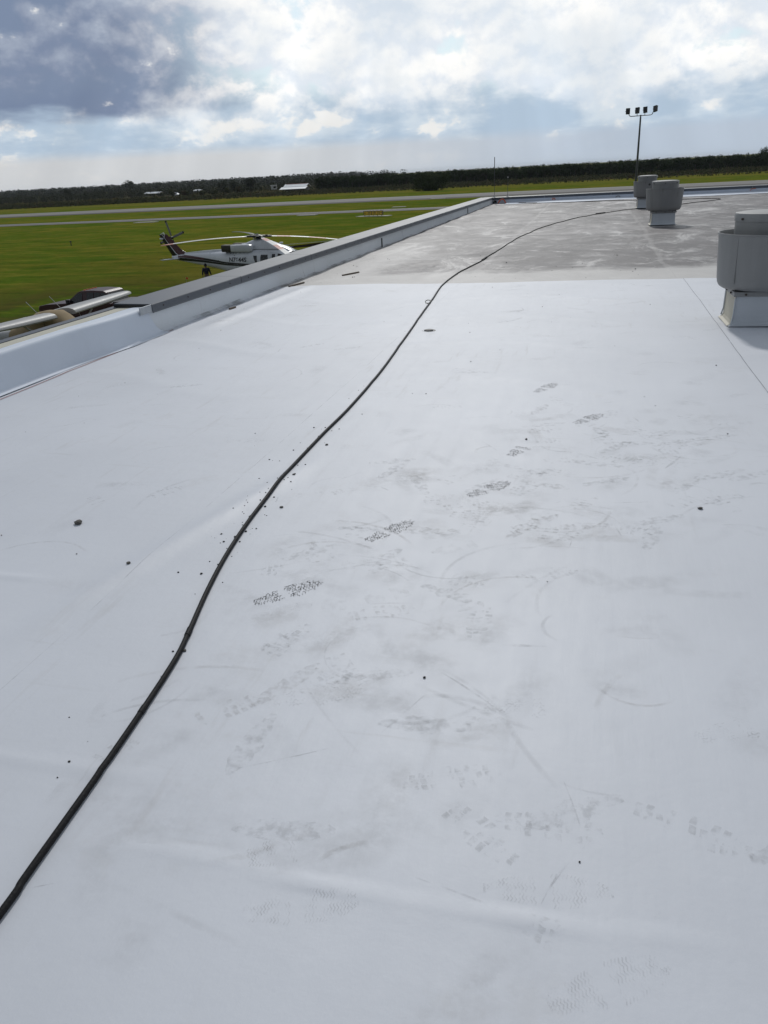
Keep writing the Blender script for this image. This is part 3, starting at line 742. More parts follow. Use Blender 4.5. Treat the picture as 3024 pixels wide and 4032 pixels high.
dark = [((-1.27, 2.53), (-1.05, 2.74)), ((-.95, 3.17), (-.80, 3.40)), ((-.56, 3.77), (-.37, 4.0)), ((-.41, 4.41), (-.28, 4.69)), ((-.04, 5.11), (.13, 5.35)), ((-.37, 5.85), (-.2, 6.17)), ((-1.83, 2.10), (-1.65, 2.29)), ((-.22, 2.03), (.02, 2.05)), ((-.98, 1.93), (-.66, 2.04)), ((.42, 2.0), (.62, 2.1))]
for k, (p, q) in enumerate(dark):
    a = math.atan2(q[1] - p[1], q[0] - p[0])
    mb = print_mesh((p[0] + q[0]) / 2, (p[1] + q[1]) / 2, a, 'mud', r2, .31, (0, 1) if k not in (3, 7, 9) else (.0, .6))
    o = kind(mb.build('muddy_bootprint', M['mud'] if k < 6 else M['scuff'], which_sheet(p[0])), 'stuff')
FP = {}
def faint(cx, cy, ang, style, mat, part=(0, 1)):
    mb = print_mesh(cx, cy, ang, style, r2, r2.uniform(.28, .31), part)
    if mb.v:
        t_ = FP.setdefault((sheets.index(which_sheet(cx)), mat), MB()); n_ = len(t_.v); t_.v += mb.v; t_.f += [tuple(n_ + i for i in f) for f in mb.f]
for (cx, cy, a, stl) in ((-.31, 1.69, 20, 'block'), (-.03, 1.56, 0, 'block'), (-.02, 1.36, 8, 'wave'), (-.59, 1.2, 18, 'wave'), (.33, 1.62, -20, 'block'), (-.72, 1.42, 8, 'smear'), (.12, 1.15, 30, 'wave')):
    faint(cx, cy, R(a), stl, 'dirt')
for k in range(150):
    if k < 85: u_ = r2.random(); cx, cy = -1.0 + 1.5 * u_ + r2.gauss(0, .38), 2.6 + 2.6 * u_ + r2.gauss(0, .55)
    else: cx, cy = r2.uniform(-4.2, 2.4), 1.2 + 10 * r2.random() ** 1.4
    if cx > 2.6 or cy < 1.0: continue
    if abs(cx - 1.3) < .12 or abs(cx + 1.93) < .18: continue
    a = R(r2.gauss(35, 35) + (180 if r2.random() < .4 else 0))
    stl = r2.choice(['block', 'block', 'wave', 'smear', 'smear', 'block']); lo = r2.uniform(0, .35)
    faint(cx, cy, a, stl, 'dirt2' if k % 3 == 0 else 'dirt', (lo, min(1, lo + r2.uniform(.35, 1))))
class Fade(MB):
    def __init__(s): super().__init__(); s.a = []
def smudge(mb, cx, cy, ang, L, w, amt, bend=0.0, n=10, mrows=5):
    n0 = len(mb.v)
    for i in range(n + 1):
        t = i / n; aa = ang + bend * (t - .5); lx = (t - .5) * L; x0, y0 = cx + lx * math.cos(aa), cy + lx * math.sin(aa)
        for j in range(mrows):
            q = (j / (mrows - 1) - .5) * 2; x_, y_ = x0 - math.sin(aa) * q * w, y0 + math.cos(aa) * q * w
            mb.v.append((x_, y_, rz_(x_, y_, .0007 + .0003 * (n0 % 3)))); mb.a.append(amt * math.sin(math.pi * t) ** .6 * (1 - q * q))
    for i in range(n):
        for j in range(mrows - 1): k = n0 + i * mrows + j; mb.f.append((k, k + 1, k + mrows + 1, k + mrows))
SM = {}
for k in range(420):
    if k < 250: u_ = r2.random(); cx, cy = -1.1 + 1.9 * u_ + r2.gauss(0, .55), 1.7 + 3.6 * u_ + r2.gauss(0, .75)
    else: cx, cy = r2.uniform(-4.5, 2.6), .9 + 10.8 * r2.random() ** 1.2
    if cy < .8 or abs(cx - 1.3) < .06 or abs(cx + 1.93) < .1 or cy > 11.9 or cx > 2.7: continue
    sm_ = SM.setdefault((sheets.index(which_sheet(cx)), 'smudgeb' if k % 4 == 0 else 'smudge'), Fade())
    if k % 3 == 0: smudge(sm_, cx, cy, R(r2.gauss(25, 50)), r2.uniform(.12, .6), r2.uniform(.004, .014), r2.uniform(.5, 1.2), r2.uniform(-1.2, 1.2))
    else: smudge(sm_, cx, cy, R(r2.gauss(25, 35)), r2.uniform(.14, .40), r2.uniform(.03, .09), r2.uniform(.25, .85), r2.uniform(-.4, .4))
for (i_, mt_), mb in SM.items():
    o = kind(mb.build('grime_smudges', M[mt_], sheets[i_]), 'stuff'); at = o.data.attributes.new('fade', 'FLOAT', 'POINT'); at.data.foreach_set('value', np.array(mb.a, dtype=np.float32))
for (i_, mt_), mb in FP.items(): kind(mb.build('faint_bootprints', M[mt_], sheets[i_]), 'stuff')
sc = [MB(), MB(), MB()]
for k in range(60):
    if k < 30: u_ = r2.random(); cx, cy = -1.0 + 1.7 * u_ + r2.gauss(0, .6), 1.6 + 3.6 * u_ + r2.gauss(0, .9)
    else: cx, cy = r2.uniform(-4.3, 2.6), 1.0 + 10 * r2.random()
    if cy < .8: continue
    L = r2.uniform(.03, .30) * (1 if r2.random() < .85 else 1.8); a = R(r2.gauss(20, 45)); bend = r2.uniform(-.8, .8) * (1 if r2.random() < .4 else .2); w = r2.uniform(.0012, .0045) * (2.6 if r2.random() < .15 else 1)
    n = 12; mb = sc[0 if cx < -1.93 else 1 if cx < 1.30 else 2]; prev = None; x_, y_ = cx, cy
    for i in range(n + 1):
        t = i / n; aa = a + bend * t; ww = w * math.sin(math.pi * min(1, .08 + t * .9)); dz = .0009
        l_ = (x_ - math.sin(aa) * ww, y_ + math.cos(aa) * ww); r_ = (x_ + math.sin(aa) * ww, y_ - math.cos(aa) * ww)
        q = ((l_[0], l_[1], rz_(*l_, dz)), (r_[0], r_[1], rz_(*r_, dz)))
        if prev: mb.quad(prev[0], q[0], q[1], prev[1])
        prev = q; x_ += math.cos(aa) * L / n; y_ += math.sin(aa) * L / n
for mb, sh in zip(sc, sheets):
    kind(mb.build('scuff_marks', M['scuff'], sh), 'stuff')
def pebble(mb, x, y, r, rr, flat=.6):
    n0 = len(mb.v); z = zroof(x, y) + r * flat * .8; ph = rr.random() * 6
    ring = []
    for (zz, k, s) in ((-.7, 5, .75), (.1, 5, 1.0), (.75, 5, .6)):
        for j in range(k):
            a = ph + 2 * math.pi * j / k + zz; q = r * s * rr.uniform(.75, 1.2); mb.v.append((x + q * math.cos(a), y + q * math.sin(a), z + zz * r * flat))
    for i in range(2):
        for j in range(5):
            a0 = n0 + i * 5 + j; a1 = n0 + i * 5 + (j + 1) % 5; mb.f.append((a0, a1, a1 + 5, a0 + 5))
    mb.f.append(tuple(n0 + j for j in (4, 3, 2, 1, 0))); mb.f.append(tuple(n0 + 10 + j for j in range(5)))
grit = MB(); hc = catmull(HP, 20)
for k in range(120):                                       # crumbs shed along the hose
    q = min(hc, key=lambda c: abs(c[1] - (3.0 + abs(r2.gauss(0, 1.0)) if k < 95 else r2.uniform(1.5, 9))))
    pebble(grit, q[0] + r2.gauss(-.03, .06), q[1] + r2.gauss(0, .15), abs(r2.gauss(.0022, .0018)) + .0012, r2)
for k in range(90):
    pebble(grit, r2.uniform(-4.6, 2.8), 1.4 + 10.5 * r2.random() ** 1.1, abs(r2.gauss(.0022, .0018)) + .0012, r2)
for k in range(90):
    pebble(grit, r2.uniform(-4.6, 1.0), r2.uniform(12.5, 17), abs(r2.gauss(.003, .003)) + .0015, r2)
kind(tag(grit.build('grit', M['grit']), 'small dark grit scattered over the roof membrane', 'grit'), 'stuff')
stones = [(-2.53, 3.15, .026, 'largest flat grey stone lying alone on the membrane at left', 'stone'), (-1.99, 2.75, .012, 'small brown stone between the flat grey stone and the hose', 'stone'), (-1.62, 3.94, .010, 'dark clod beside the hose, upper of the three', 'stone'),
          (-1.52, 3.48, .011, 'dark clod just right of the hose bend', 'stone'), (-1.60, 4.5, .012, 'dark crumb right of the hose where it bends away', 'stone'), (.59, 3.75, .013, 'lone dark pebble on the right half of the white roof', 'stone'),
          (-1.345, 1.50, .010, 'pebble beside the hose near the bottom left corner', 'pebble'), (-1.40, 2.16, .008, 'pebble right of the taped hose joint', 'pebble')]
for x_, y_, r_, lb, ct in stones:
    mb = MB(); pebble(mb, x_, y_, r_, r2, .45); tag(mb.build('stone', M['stone']), lb, ct)
dr = thing('vent_cap', 'small flat dark round cap on the membrane right of the hose', 'vent cap', (-1.68, 8.35, zroof(-1.68, 8.35)))
MB().lathe([(0, .012), (.045, .012), (.052, .006), (.055, 0)], seg=18).build('cap', M['hosegrey'], dr, smooth=True); MB().lathe([(.056, .0), (.075, .003), (.078, 0)], seg=18).build('flange', M['concrete'], dr)
for (x0, y0, x1, y1, w, lb) in ((-4.24, 13.5, -4.06, 13.92, .035, 'short weathered wood scrap lying on the old membrane'), (-4.72, 12.1, -4.62, 12.55, .03, 'thin wood scrap at the foot of the left parapet'), (-4.76, 9.9, -4.74, 10.05, .03, 'small dark chip at the foot of the parapet near the coping end')):
    mb = MB(); L = math.hypot(x1 - x0, y1 - y0); mb.box(((x0 + x1) / 2, (y0 + y1) / 2, zroof((x0 + x1) / 2, (y0 + y1) / 2) + .012), (L, w, .02), math.atan2(y1 - y0, x1 - x0))
    tag(mb.build('wood_scrap', M['wood'], bevel=.004), lb, 'wood scrap')
# orange marks and scraps at the far parapet
def strap(name, pts, r, mat, lb, ct):
    tag(MB().tube(pts, r, 6).build(name, mat), lb, ct)
strap('orange_strap', [(-4.50, YF - .28, RZ + .02), (-4.40, YF - .2, RZ + .16), (-4.30, YF - .18, RZ + .20), (-4.20, YF - .24, RZ + .14), (-4.14, YF - .3, RZ + .02)], .025, M['orange'], 'orange strap loop in the far left roof corner', 'strap')
strap('orange_strap', [(-1.95, YF - .05, RZ + .03), (-1.93, YF - .05, RZ + .12), (-1.84, YF - .05, RZ + .12), (-1.80, YF - .05, RZ + .05), (-1.95, YF - .05, RZ + .035)], .018, M['orange'], 'bright orange tag on the far parapet face left of the fans', 'tag')
strap('wire_loop', [(.95, YF - .04, RZ + .05), (1.02, YF - .05, RZ + .10), (1.12, YF - .05, RZ + .10), (1.15, YF - .04, RZ + .05)], .012, M['wood'], 'thin brown wire loop on the far parapet left of the farthest fan', 'wire')
strap('wire_loop', [(6.75, YF - .04, RZ + .08), (6.82, YF - .05, RZ + .15), (6.98, YF - .05, RZ + .16)], .012, M['orange'], 'thin orange wire on the far parapet at the right edge', 'wire')
strap('black_scrap', [(-4.72, YF - .25, RZ + .04), (-4.66, YF - .15, RZ + .12), (-4.60, YF - .2, RZ + .06)], .05, M['hose'], 'dark scrap pushed into the far left roof corner', 'scrap')
# lightning rods on the far parapet
def rod(x, y, z1, lb, ball):
    t = thing('roof_rod', lb, 'rod', (x, y, zt + .02), group='thin rods on the far parapet')
    mb = MB(); mb.tube([(0, 0, 0), (0, 0, z1 * .55), (0, 0, z1 * .56), (0, 0, z1)], [.010, .010, .017, .017] if not ball else [.009] * 4, 8).build('shaft', M['polegrey'], t)
    MB().box((0, 0, .02), (.10, .10, .04)).build('base_plate', M['galv'], t)
    if ball: MB().lathe([(0, z1 - .03), (.022, z1 - .02), (.03, z1), (.022, z1 + .02), (0, z1 + .03)], seg=12).build('white_tip', M['paint'], t, smooth=True)
rod(-4.74, YF + .25, 1.78, 'tall thin rod standing at the far left parapet corner', False)
rod(-4.10, YF + .25, .86, 'short thin rod with white tip right of the tall rod', True)

# ------------------------------------------------------------------ taxiway sign
M['yellow'] = simple('sign_yellow', (0.72, 0.47, 0.03), 0.5); M['black'] = simple('black_paint', (0.01, 0.01, 0.01), 0.5)
sg = thing('runway_sign', 'low yellow runway direction sign with black numbers in the grass', 'sign', (-38.8, 144.7, 0), R(-14.3))
MB().box((0, .2, .04), (6.6, 1.9, .08)).build('concrete_pad', M['concrete'], sg)
for k in range(5): MB().box((-1.75 + k * .875, 0, .16), (.08, .08, .22)).build('leg', M['black'], sg)
for (cx, w, tx) in ((-1.12, 1.62, '36'), (.86, 2.28, '18')):
    pn = MB().box((cx, 0, .59), (w, .16, .62)).build('sign_panel', M['yellow'], sg)
    fr = MB()
    for (bx, bz, bw, bh) in ((cx, .905, w + .06, .05), (cx, .275, w + .06, .05), (cx - w / 2, .59, .07, .66), (cx + w / 2, .59, .07, .66)): fr.box((bx, -.01, bz), (bw, .22, bh))
    fr.build('panel_frame', M['black'], pn)
    for q in range(3): MB().box((cx - w / 2 + .3 + q * (w - .5) / 2.2, 0, .955), (.12, .1, .06)).build('lamp_stub', M['black'], pn)
def sign_text(s, x, size=.50):
    me = text_mesh('numeral', s, size, M['black'], .003, .0); o = link('numeral', me, sg, (x, -.088, .59)); o.rotation_euler = (R(90), 0, 0)
sign_text('36', -.85, .66); sign_text('18', .22, .66); sign_text('10', 1.12, .66)
def arrow(x, d):
    mb = MB(); mb.box((x, -.086, .59), (.34, .008, .06)); mb.prism([(x + d * .26, .59), (x + d * .10, .72), (x + d * .10, .46)], 'y', -.092, -.083); mb.build('arrow', M['black'], sg)
arrow(-1.56, -1); arrow(1.66, 1)
MB().box((.68, -.086, .60), (.09, .008, .09)).build('dot', M['orange'], sg)

# ------------------------------------------------------------------ floodlight pole
lp = thing('floodlight_pole', 'tall grey pole carrying four floodlights on a curved crossarm', 'light pole', (4.4, 98.5, 0), R(-15))
ZT = 11.75
MB().tube([(0, 0, 0), (0, 0, 5.6), (0, 0, ZT - .5)], [.16, .125, .085], 14).build('pole', M['polegrey'], lp, smooth=True)
MB().lathe([(.3, 0), (.3, .04), (.2, .06), (.17, .25)], seg=16).build('base_flange', M['polegrey'], lp)
MB().tube([(0, 0, ZT - .55), (0, 0, ZT - .28)], .07, 10).build('pole_cap', M['polegrey'], lp)
MB().tube([(-1.28, 0, ZT - .12), (-1.22, 0, ZT - .28), (-1.05, 0, ZT - .36), (0, 0, ZT - .36), (1.05, 0, ZT - .36), (1.22, 0, ZT - .28), (1.30, 0, ZT - .08)], .042, 8).build('crossarm', M['polegrey'], lp, smooth=True)
for (x_, z_, rzz, tx, ty) in ((-1.42, ZT + .10, R(20), R(-14), 0), (-.40, ZT + .10, R(-8), R(-14), R(-5)), (.44, ZT + .10, R(8), R(-14), R(-6)), (1.50, ZT + .13, R(-24), R(-14), R(-12))):
    Mx = Matrix.Rotation(rzz, 3, 'Z') @ Matrix.Rotation(ty, 3, 'Y') @ Matrix.Rotation(tx, 3, 'X')
    h = MB().box((x_, .05, z_ + .05), (.42, .22, .54), M=Mx, taper=1.06).build('floodlight', M['lampbody'], lp, bevel=.015)
    f = Mx @ Vector((0, .125, 0)); MB().box((x_ + f.x, .05 + f.y, z_ + .05 + f.z), (.40, .012, .50), M=Mx).build('lens', M['lens'], h)
    f = Mx @ Vector((0, 0, .29)); MB().box((x_ + f.x, .05 + f.y + .05, z_ + .05 + f.z), (.44, .34, .02), M=Mx).build('visor', M['lens'] if x_ < -1 else M['lampbody'], h)  # leftmost visor pale: the highlight on its hood is put into the colour
    MB().tube([(x_ * .97, 0, ZT - .36 if abs(x_) < 1 else ZT - .12), (x_ * .99, .0, z_ - .15)], .03, 6).build('bracket', M['polegrey'], h)
    MB().tube([(x_ - .28, .02, z_ + .06), (x_ - .18, .02, z_ + .06)], .03, 6).build('knuckle', M['polegrey'], h)

# ------------------------------------------------------------------ helicopter
M['hwhite'] = simple('white_aircraft_paint', (0.60, 0.62, 0.66), 0.28, var=0.05, scale=1.5); M['maroon'] = simple('maroon_paint', (0.055, 0.008, 0.010), 0.3)
M['hblack'] = simple('black_aircraft_paint', (0.008, 0.008, 0.010), 0.3); M['glass'] = simple('dark_window_glass', (0.012, 0.014, 0.016), 0.06, var=.3, scale=2)
M['exhaust'] = simple('sooty_exhaust', (0.035, 0.032, 0.022), 0.6); M['bladegrey'] = simple('rotor_blade_grey', (0.16, 0.165, 0.17), 0.5); M['bladered'] = simple('faded_red_paint', (0.48, 0.20, 0.15), 0.5); M['tyre'] = simple('tyre_rubber', (0.015, 0.015, 0.015), 0.8)
M['rotorhead'] = simple('rotor_head_metal', (0.045, 0.048, 0.045), 0.5, .4, var=.4, scale=8); M['bladewhite'] = simple('white_blade_paint', (0.62, 0.62, 0.60), 0.4)
heli = thing('helicopter', 'white twin-engine helicopter with maroon swept tail, parked on the grass', 'helicopter', (-22.4, 52.6, 0), math.atan2(-1.72, 7.85))
SEC = [(-7.95, 1.98, 2.22, .07), (-7.4, 1.89, 2.30, .19), (-6.5, 1.76, 2.36, .27), (-5.0, 1.53, 2.44, .40), (-3.8, 1.34, 2.50, .56), (-3.0, 1.18, 2.55, .74), (-2.2, .95, 2.60, .92), (-1.2, .74, 2.65, 1.04), (0, .66, 2.68, 1.08), (1.5, .66, 2.68, 1.08), (2.2, .67, 2.66, 1.05), (2.7, .69, 2.56, 1.0), (3.2, .73, 2.32, .90), (3.7, .82, 2.02, .74), (4.2, .95, 1.74, .52), (4.55, 1.10, 1.52, .28), (4.7, 1.25, 1.38, .06)]
def sec_at(x):
    for a, b_ in zip(SEC[:-1], SEC[1:]):
        if a[0] <= x <= b_[0]:
            t = (x - a[0]) / (b_[0] - a[0]); return tuple(a[i] + (b_[i] - a[i]) * t for i in range(4))
    return SEC[-1]
EX = 2.7
def side_y(x, z):
    _, zb, ztp, hw = sec_at(x); c, h = (zb + ztp) / 2, (ztp - zb) / 2; k = min(.999, abs((z - c) / h)); return hw * (1 - k ** EX) ** (1 / EX)
rings = []
for i in range(90):
    x_ = -7.95 + (4.7 + 7.95) * i / 89; _, zb, ztp, hw = sec_at(x_); c, h = (zb + ztp) / 2, (ztp - zb) / 2; ring = []
    for j in range(40):
        t = 2 * math.pi * j / 40; cs, sn = math.cos(t), math.sin(t); ring.append((x_, hw * math.copysign(abs(cs) ** (2 / EX), cs), c + h * math.copysign(abs(sn) ** (2 / EX), sn)))
    rings.append(ring)
fus = MB().loft(rings).build('fuselage', M['hwhite'], heli, smooth=True, angle=60)
def patch(poly, mat, name, parent, d=.012, side=-1, n=8):
    """a panel lying on the fuselage side; poly = (x,z) quad: lower-left, lower-right, upper-right, upper-left"""
    mb = MB(); (a, b_, c, e) = poly
    for i in range(n + 1):
        for j in range(n + 1):
            s, t = i / n, j / n
            x_ = (a[0] * (1 - s) + b_[0] * s) * (1 - t) + (e[0] * (1 - s) + c[0] * s) * t; z_ = (a[1] * (1 - s) + b_[1] * s) * (1 - t) + (e[1] * (1 - s) + c[1] * s) * t
            mb.v.append((x_, side * (side_y(x_, z_) + d), z_))
    for i in range(n):
        for j in range(n): k = i * (n + 1) + j; mb.f.append((k, k + n + 1, k + n + 2, k + 1))
    return mb.build(name, mat, parent, smooth=True, angle=60)
for sd_ in (-1, 1):
    patch([(.24, 1.86), (.42, 1.86), (.36, 2.30), (.06, 2.30)], M['glass'], 'window', fus, side=sd_)
    dr_ = patch([(.55, .95), (1.50, .95), (1.50, 2.45), (.55, 2.45)], M['hwhite'], 'cabin_door', fus, .010, sd_); 
    patch([(.69, 1.90), (1.33, 1.90), (1.25, 2.35), (.69, 2.35)], M['glass'], 'window', dr_, .020, sd_)
    patch([(1.66, 1.92), (1.92, 1.92), (1.84, 2.39), (1.58, 2.39)], M['glass'], 'window', fus, side=sd_)
    patch([(2.10, 1.85), (3.0, 1.72), (2.72, 2.28), (2.04, 2.42)], M['glass'], 'cockpit_window', fus, side=sd_)
    # cheat lines: dark band, white pinstripe, black band
    K = 60
    for (o0, o1, mt, nm) in ((.035, 1.0, 'maroon', 'upper_stripe'), (-1.0, -.06, 'hblack', 'lower_stripe')):
        mb = MB()
        for i in range(K + 1):
            x_ = -7.25 + (3.9 + 7.25) * i / K
            if x_ < -5.9: t = (x_ + 7.25) / 1.35; zc = 2.13 - .08 * t; hw = .21 - .02 * t
            elif x_ < -2.5: t = (x_ + 5.9) / 3.4; zc = 2.05 - .29 * t; hw = .19 - .08 * t
            elif x_ < .1: t = (x_ + 2.5) / 2.6; zc = 1.76 - .09 * t; hw = .11 - .03 * t
            else: zc = 1.67 - .03 * (x_); hw = .08
            for o_ in (o0, (o0 + o1) / 2, o1):
                z_ = zc + o_ * hw; mb.v.append((x_, sd_ * (side_y(x_, z_) + .008), z_))
        for i in range(K):
            for j in range(2): k = i * 3 + j; mb.f.append((k, k + 1, k + 4, k + 3))
        o = mb.build(nm, M[mt], fus)
        if mt == 'maroon':
            o.data.materials.append(M['hblack'])
            for p in o.data.polygons:
                if p.center.x > -4.6: p.material_index = 1
    patch([(-1.9, .98), (-1.35, 1.0), (-1.05, 1.36), (-2.45, 1.32)], M['hblack'], 'wheel_well', fus, .010, sd_)
    fr = MB()
    loop = [(-2.48, 1.33), (-1.88, .97), (-1.62, 1.1), (-1.50, 1.36)]
    for (p, q) in zip(loop[:-1], loop[1:]): fr.tube([(p[0], sd_ * (side_y(*p) + .02), p[1]), (q[0], sd_ * (side_y(*q) + .02), q[1])], .022, 6)
    fr.build('gear_door_frame', M['hwhite'], fus)
    # engine nacelle with its exhaust
    ng = MB(); ry, rzv = .30, .24
    def box_ring(x_, s, yc=.66, zc=2.76): return [(x_, sd_ * (yc + s * ry * math.copysign(abs(math.cos(t)) ** .28, math.cos(t))), zc + s * rzv * math.copysign(abs(math.sin(t)) ** .28, math.sin(t))) for t in [2 * math.pi * j / 20 for j in range(20)]]
    ng.loft([box_ring(-1.80, .97), box_ring(-.40, 1.02), box_ring(-.22, .94), box_ring(-.12, .6)]); nac = ng.build('engine_nacelle', M['hwhite'], heli, smooth=True, angle=40)
    MB().loft([box_ring(-2.58, .98), box_ring(-1.80, .95)]).build('exhaust_duct', M['exhaust'], nac, smooth=True, angle=40)
    MB().loft([box_ring(-2.62, .90), box_ring(-2.59, .93)]).build('exhaust_mouth', M['hblack'], nac)
    MB().box((1.1, sd_ * .80, 2.688), (2.3, .05, .03)).build('door_rail', M['hblack'], fus)
    # main gear
    lg = MB().tube([(-1.55, sd_ * .75, 1.05), (-1.6, sd_ * 1.18, .42)], .06, 8).build('gear_leg', M['bladegrey'], heli)
    wh = MB().tube([(-1.6, sd_ * 1.10, .33), (-1.6, sd_ * 1.36, .33)], .33, 20).build('wheel', M['tyre'], heli); MB().tube([(-1.6, sd_ * 1.09, .33), (-1.6, sd_ * 1.375, .33)], .16, 14).build('wheel_hub', M['bladegrey'], wh)
MB().tube([(3.3, 0, 1.0), (3.3, 0, .28)], .06, 8).build('gear_leg', M['bladegrey'], heli)
for s in (-.14, .14): MB().tube([(3.3, s - .06, .22), (3.3, s + .06, .22)], .22, 18).build('wheel', M['tyre'], heli)
# wrap-round windscreen
def top_patch(x0, x1, y0, y1, mat, name, d=.015, n=8):
    mb = MB()
    for i in range(n + 1):
        x_ = x0 + (x1 - x0) * i / n; _, zb, ztp, hw = sec_at(x_); c, h = (zb + ztp) / 2, (ztp - zb) / 2
        for j in range(n + 1):
            q = (y0 + (y1 - y0) * j / n) * hw; z_ = c + h * (1 - min(.999, abs(q / hw)) ** EX) ** (1 / EX); mb.v.append((x_ + d, q, z_ + d))
    for i in range(n):
        for j in range(n): k = i * (n + 1) + j; mb.f.append((k, k + n + 1, k + n + 2, k + 1))
    return mb.build(name, mat, fus, smooth=True, angle=60)
for s in (-1, 1): top_patch(2.78, 3.62, s * .06, s * .86, M['glass'], 'windscreen')
# rotor pylon fairing
PY = [(-2.9, 2.56, .18), (-2.0, 2.70, .34), (-1.2, 3.02, .50), (-.5, 3.24, .52), (0, 3.34, .50), (.5, 3.32, .52), (1.1, 3.12, .58), (1.6, 2.95, .62), (2.2, 2.80, .56), (2.7, 2.58, .42)]
rings = []
for x_, z_, hw in PY: rings.append([(x_, hw * math.copysign(abs(math.cos(t)) ** .65, math.cos(t)) * (1 if math.sin(t) < .3 else .9), 2.50 + max(-.1, (z_ - 2.50) * math.copysign(abs(math.sin(t)) ** .7, math.sin(t)))) for t in [2 * math.pi * j / 24 for j in range(24)]])
pyl = MB().loft(rings).build('rotor_pylon', M['hwhite'], heli, smooth=True, angle=55)
for s in (-1, 1): MB().box((1.55, s * .40, 3.0), (.22, .16, .10)).build('intake_scoop', M['hwhite'], pyl, bevel=.02)
MB().loft([[(x_, w * cy, z0 + (z1 - z0) * cz) for cy, cz in ((-1, 0), (1, 0), (.7, 1), (-.7, 1))] for x_, w, z0, z1 in ((-6.75, .10, 2.30, 2.42), (-5, .15, 2.36, 2.56), (-2.8, .20, 2.45, 2.68))]).build('driveshaft_cover', M['hwhite'], heli, bevel=0)
# fin: leading part maroon, pinstripe, trailing part black
def fin_ring(t, c0, c1):
    lf = (-6.62 + (-8.18 + 6.62) * t, 2.30 + 1.43 * t); tr = (-7.75 + (-8.92 + 7.75) * t, 1.92 + 1.77 * t)
    if t < .25: k = (1 - t / .25) ** 2; lf = (lf[0] + .55 * k, lf[1])
    pts = []
    for s in (1, -1):
        cs = [c0, c0 + (c1 - c0) * .33, c0 + (c1 - c0) * .67, c1] if s > 0 else [c1, c0 + (c1 - c0) * .67, c0 + (c1 - c0) * .33, c0]
        for c in cs:
            th = .15 * (1 - .45 * t) * (4 * c * (1 - c)) ** .5 * .9 + .006; pts.append((lf[0] + (tr[0] - lf[0]) * c, s * th, lf[1] + (tr[1] - lf[1]) * c))
    return pts
finp = None
for (c0, c1, mt, nm) in ((0, .50, 'maroon', 'tail_fin'), (.50, .56, 'hwhite', 'fin_pinstripe'), (.56, 1, 'hblack', 'fin_trailing_part')):
    o = MB().loft([fin_ring(i / 10, c0, c1) for i in range(11)]).build(nm, M[mt], finp or heli, smooth=True, angle=50)
    if finp is None: finp = o
MB().tube([(-8.80, 0, 3.69), (-8.55, -.02, 3.80), (-8.35, -.1, 3.84), (-8.25, -.17, 3.72), (-8.32, -.17, 3.5)], .025, 6).build('fin_antenna', M['hwhite'], finp)
MB().lathe([(0, -.06), (.13, -.06), (.16, 0), (.13, .06), (0, .06)], (0, 0, 0), 14).build('tail_gearbox', M['hwhite'], finp, smooth=True, loc=(-8.60, -.14, 3.42))
for s in (-1, 1):
    st = MB(); r0, r1 = [], []
    for t, (xa, xb, y_, zz) in ((0, (-7.05, -7.75, .10, 2.02)), (1, (-7.35, -7.85, 1.55, 2.08))):
        (r0 if t == 0 else r1).extend([(xa, s * y_, zz), ((xa * 2 + xb) / 3, s * y_, zz + .05), (xb, s * y_, zz), ((xa * 2 + xb) / 3, s * y_, zz - .05)])
    st.loft([r0, r1]).build('stabiliser', M['hwhite'] if s < 0 else M['hblack'], heli)
# tail rotor (on the left of the fin)
th_ = MB().tube([(-8.04, .10, 3.45), (-8.04, .42, 3.45)], .11, 12).build('tail_rotor_hub', M['rotorhead'], heli)
for k in range(4):
    a = R(18 + 90 * k); d = Vector((math.cos(a), 0, math.sin(a))); n = Vector((-math.sin(a), 0, math.cos(a))); P0 = Vector((-8.04, .36, 3.45)); mb = MB(); rg = []
    for r_, c in ((.14, .05), (.26, .085), (1.05, .085), (1.24, .08)):
        p = P0 + d * r_; rg.append([tuple(p + n * c), tuple(p + Vector((0, .02, 0))), tuple(p - n * c), tuple(p - Vector((0, .02, 0)))])
    tb = mb.loft(rg).build('tail_rotor_blade', M['bladegrey'], th_); p = P0 + d * 1.19
    MB().loft([[tuple(P0 + d * r_ + n * .089), tuple(P0 + d * r_ + Vector((0, .024, 0))), tuple(P0 + d * r_ - n * .089), tuple(P0 + d * r_ - Vector((0, .024, 0)))] for r_ in (1.13, 1.25)]).build('blade_tip', M['exhaust'], tb)
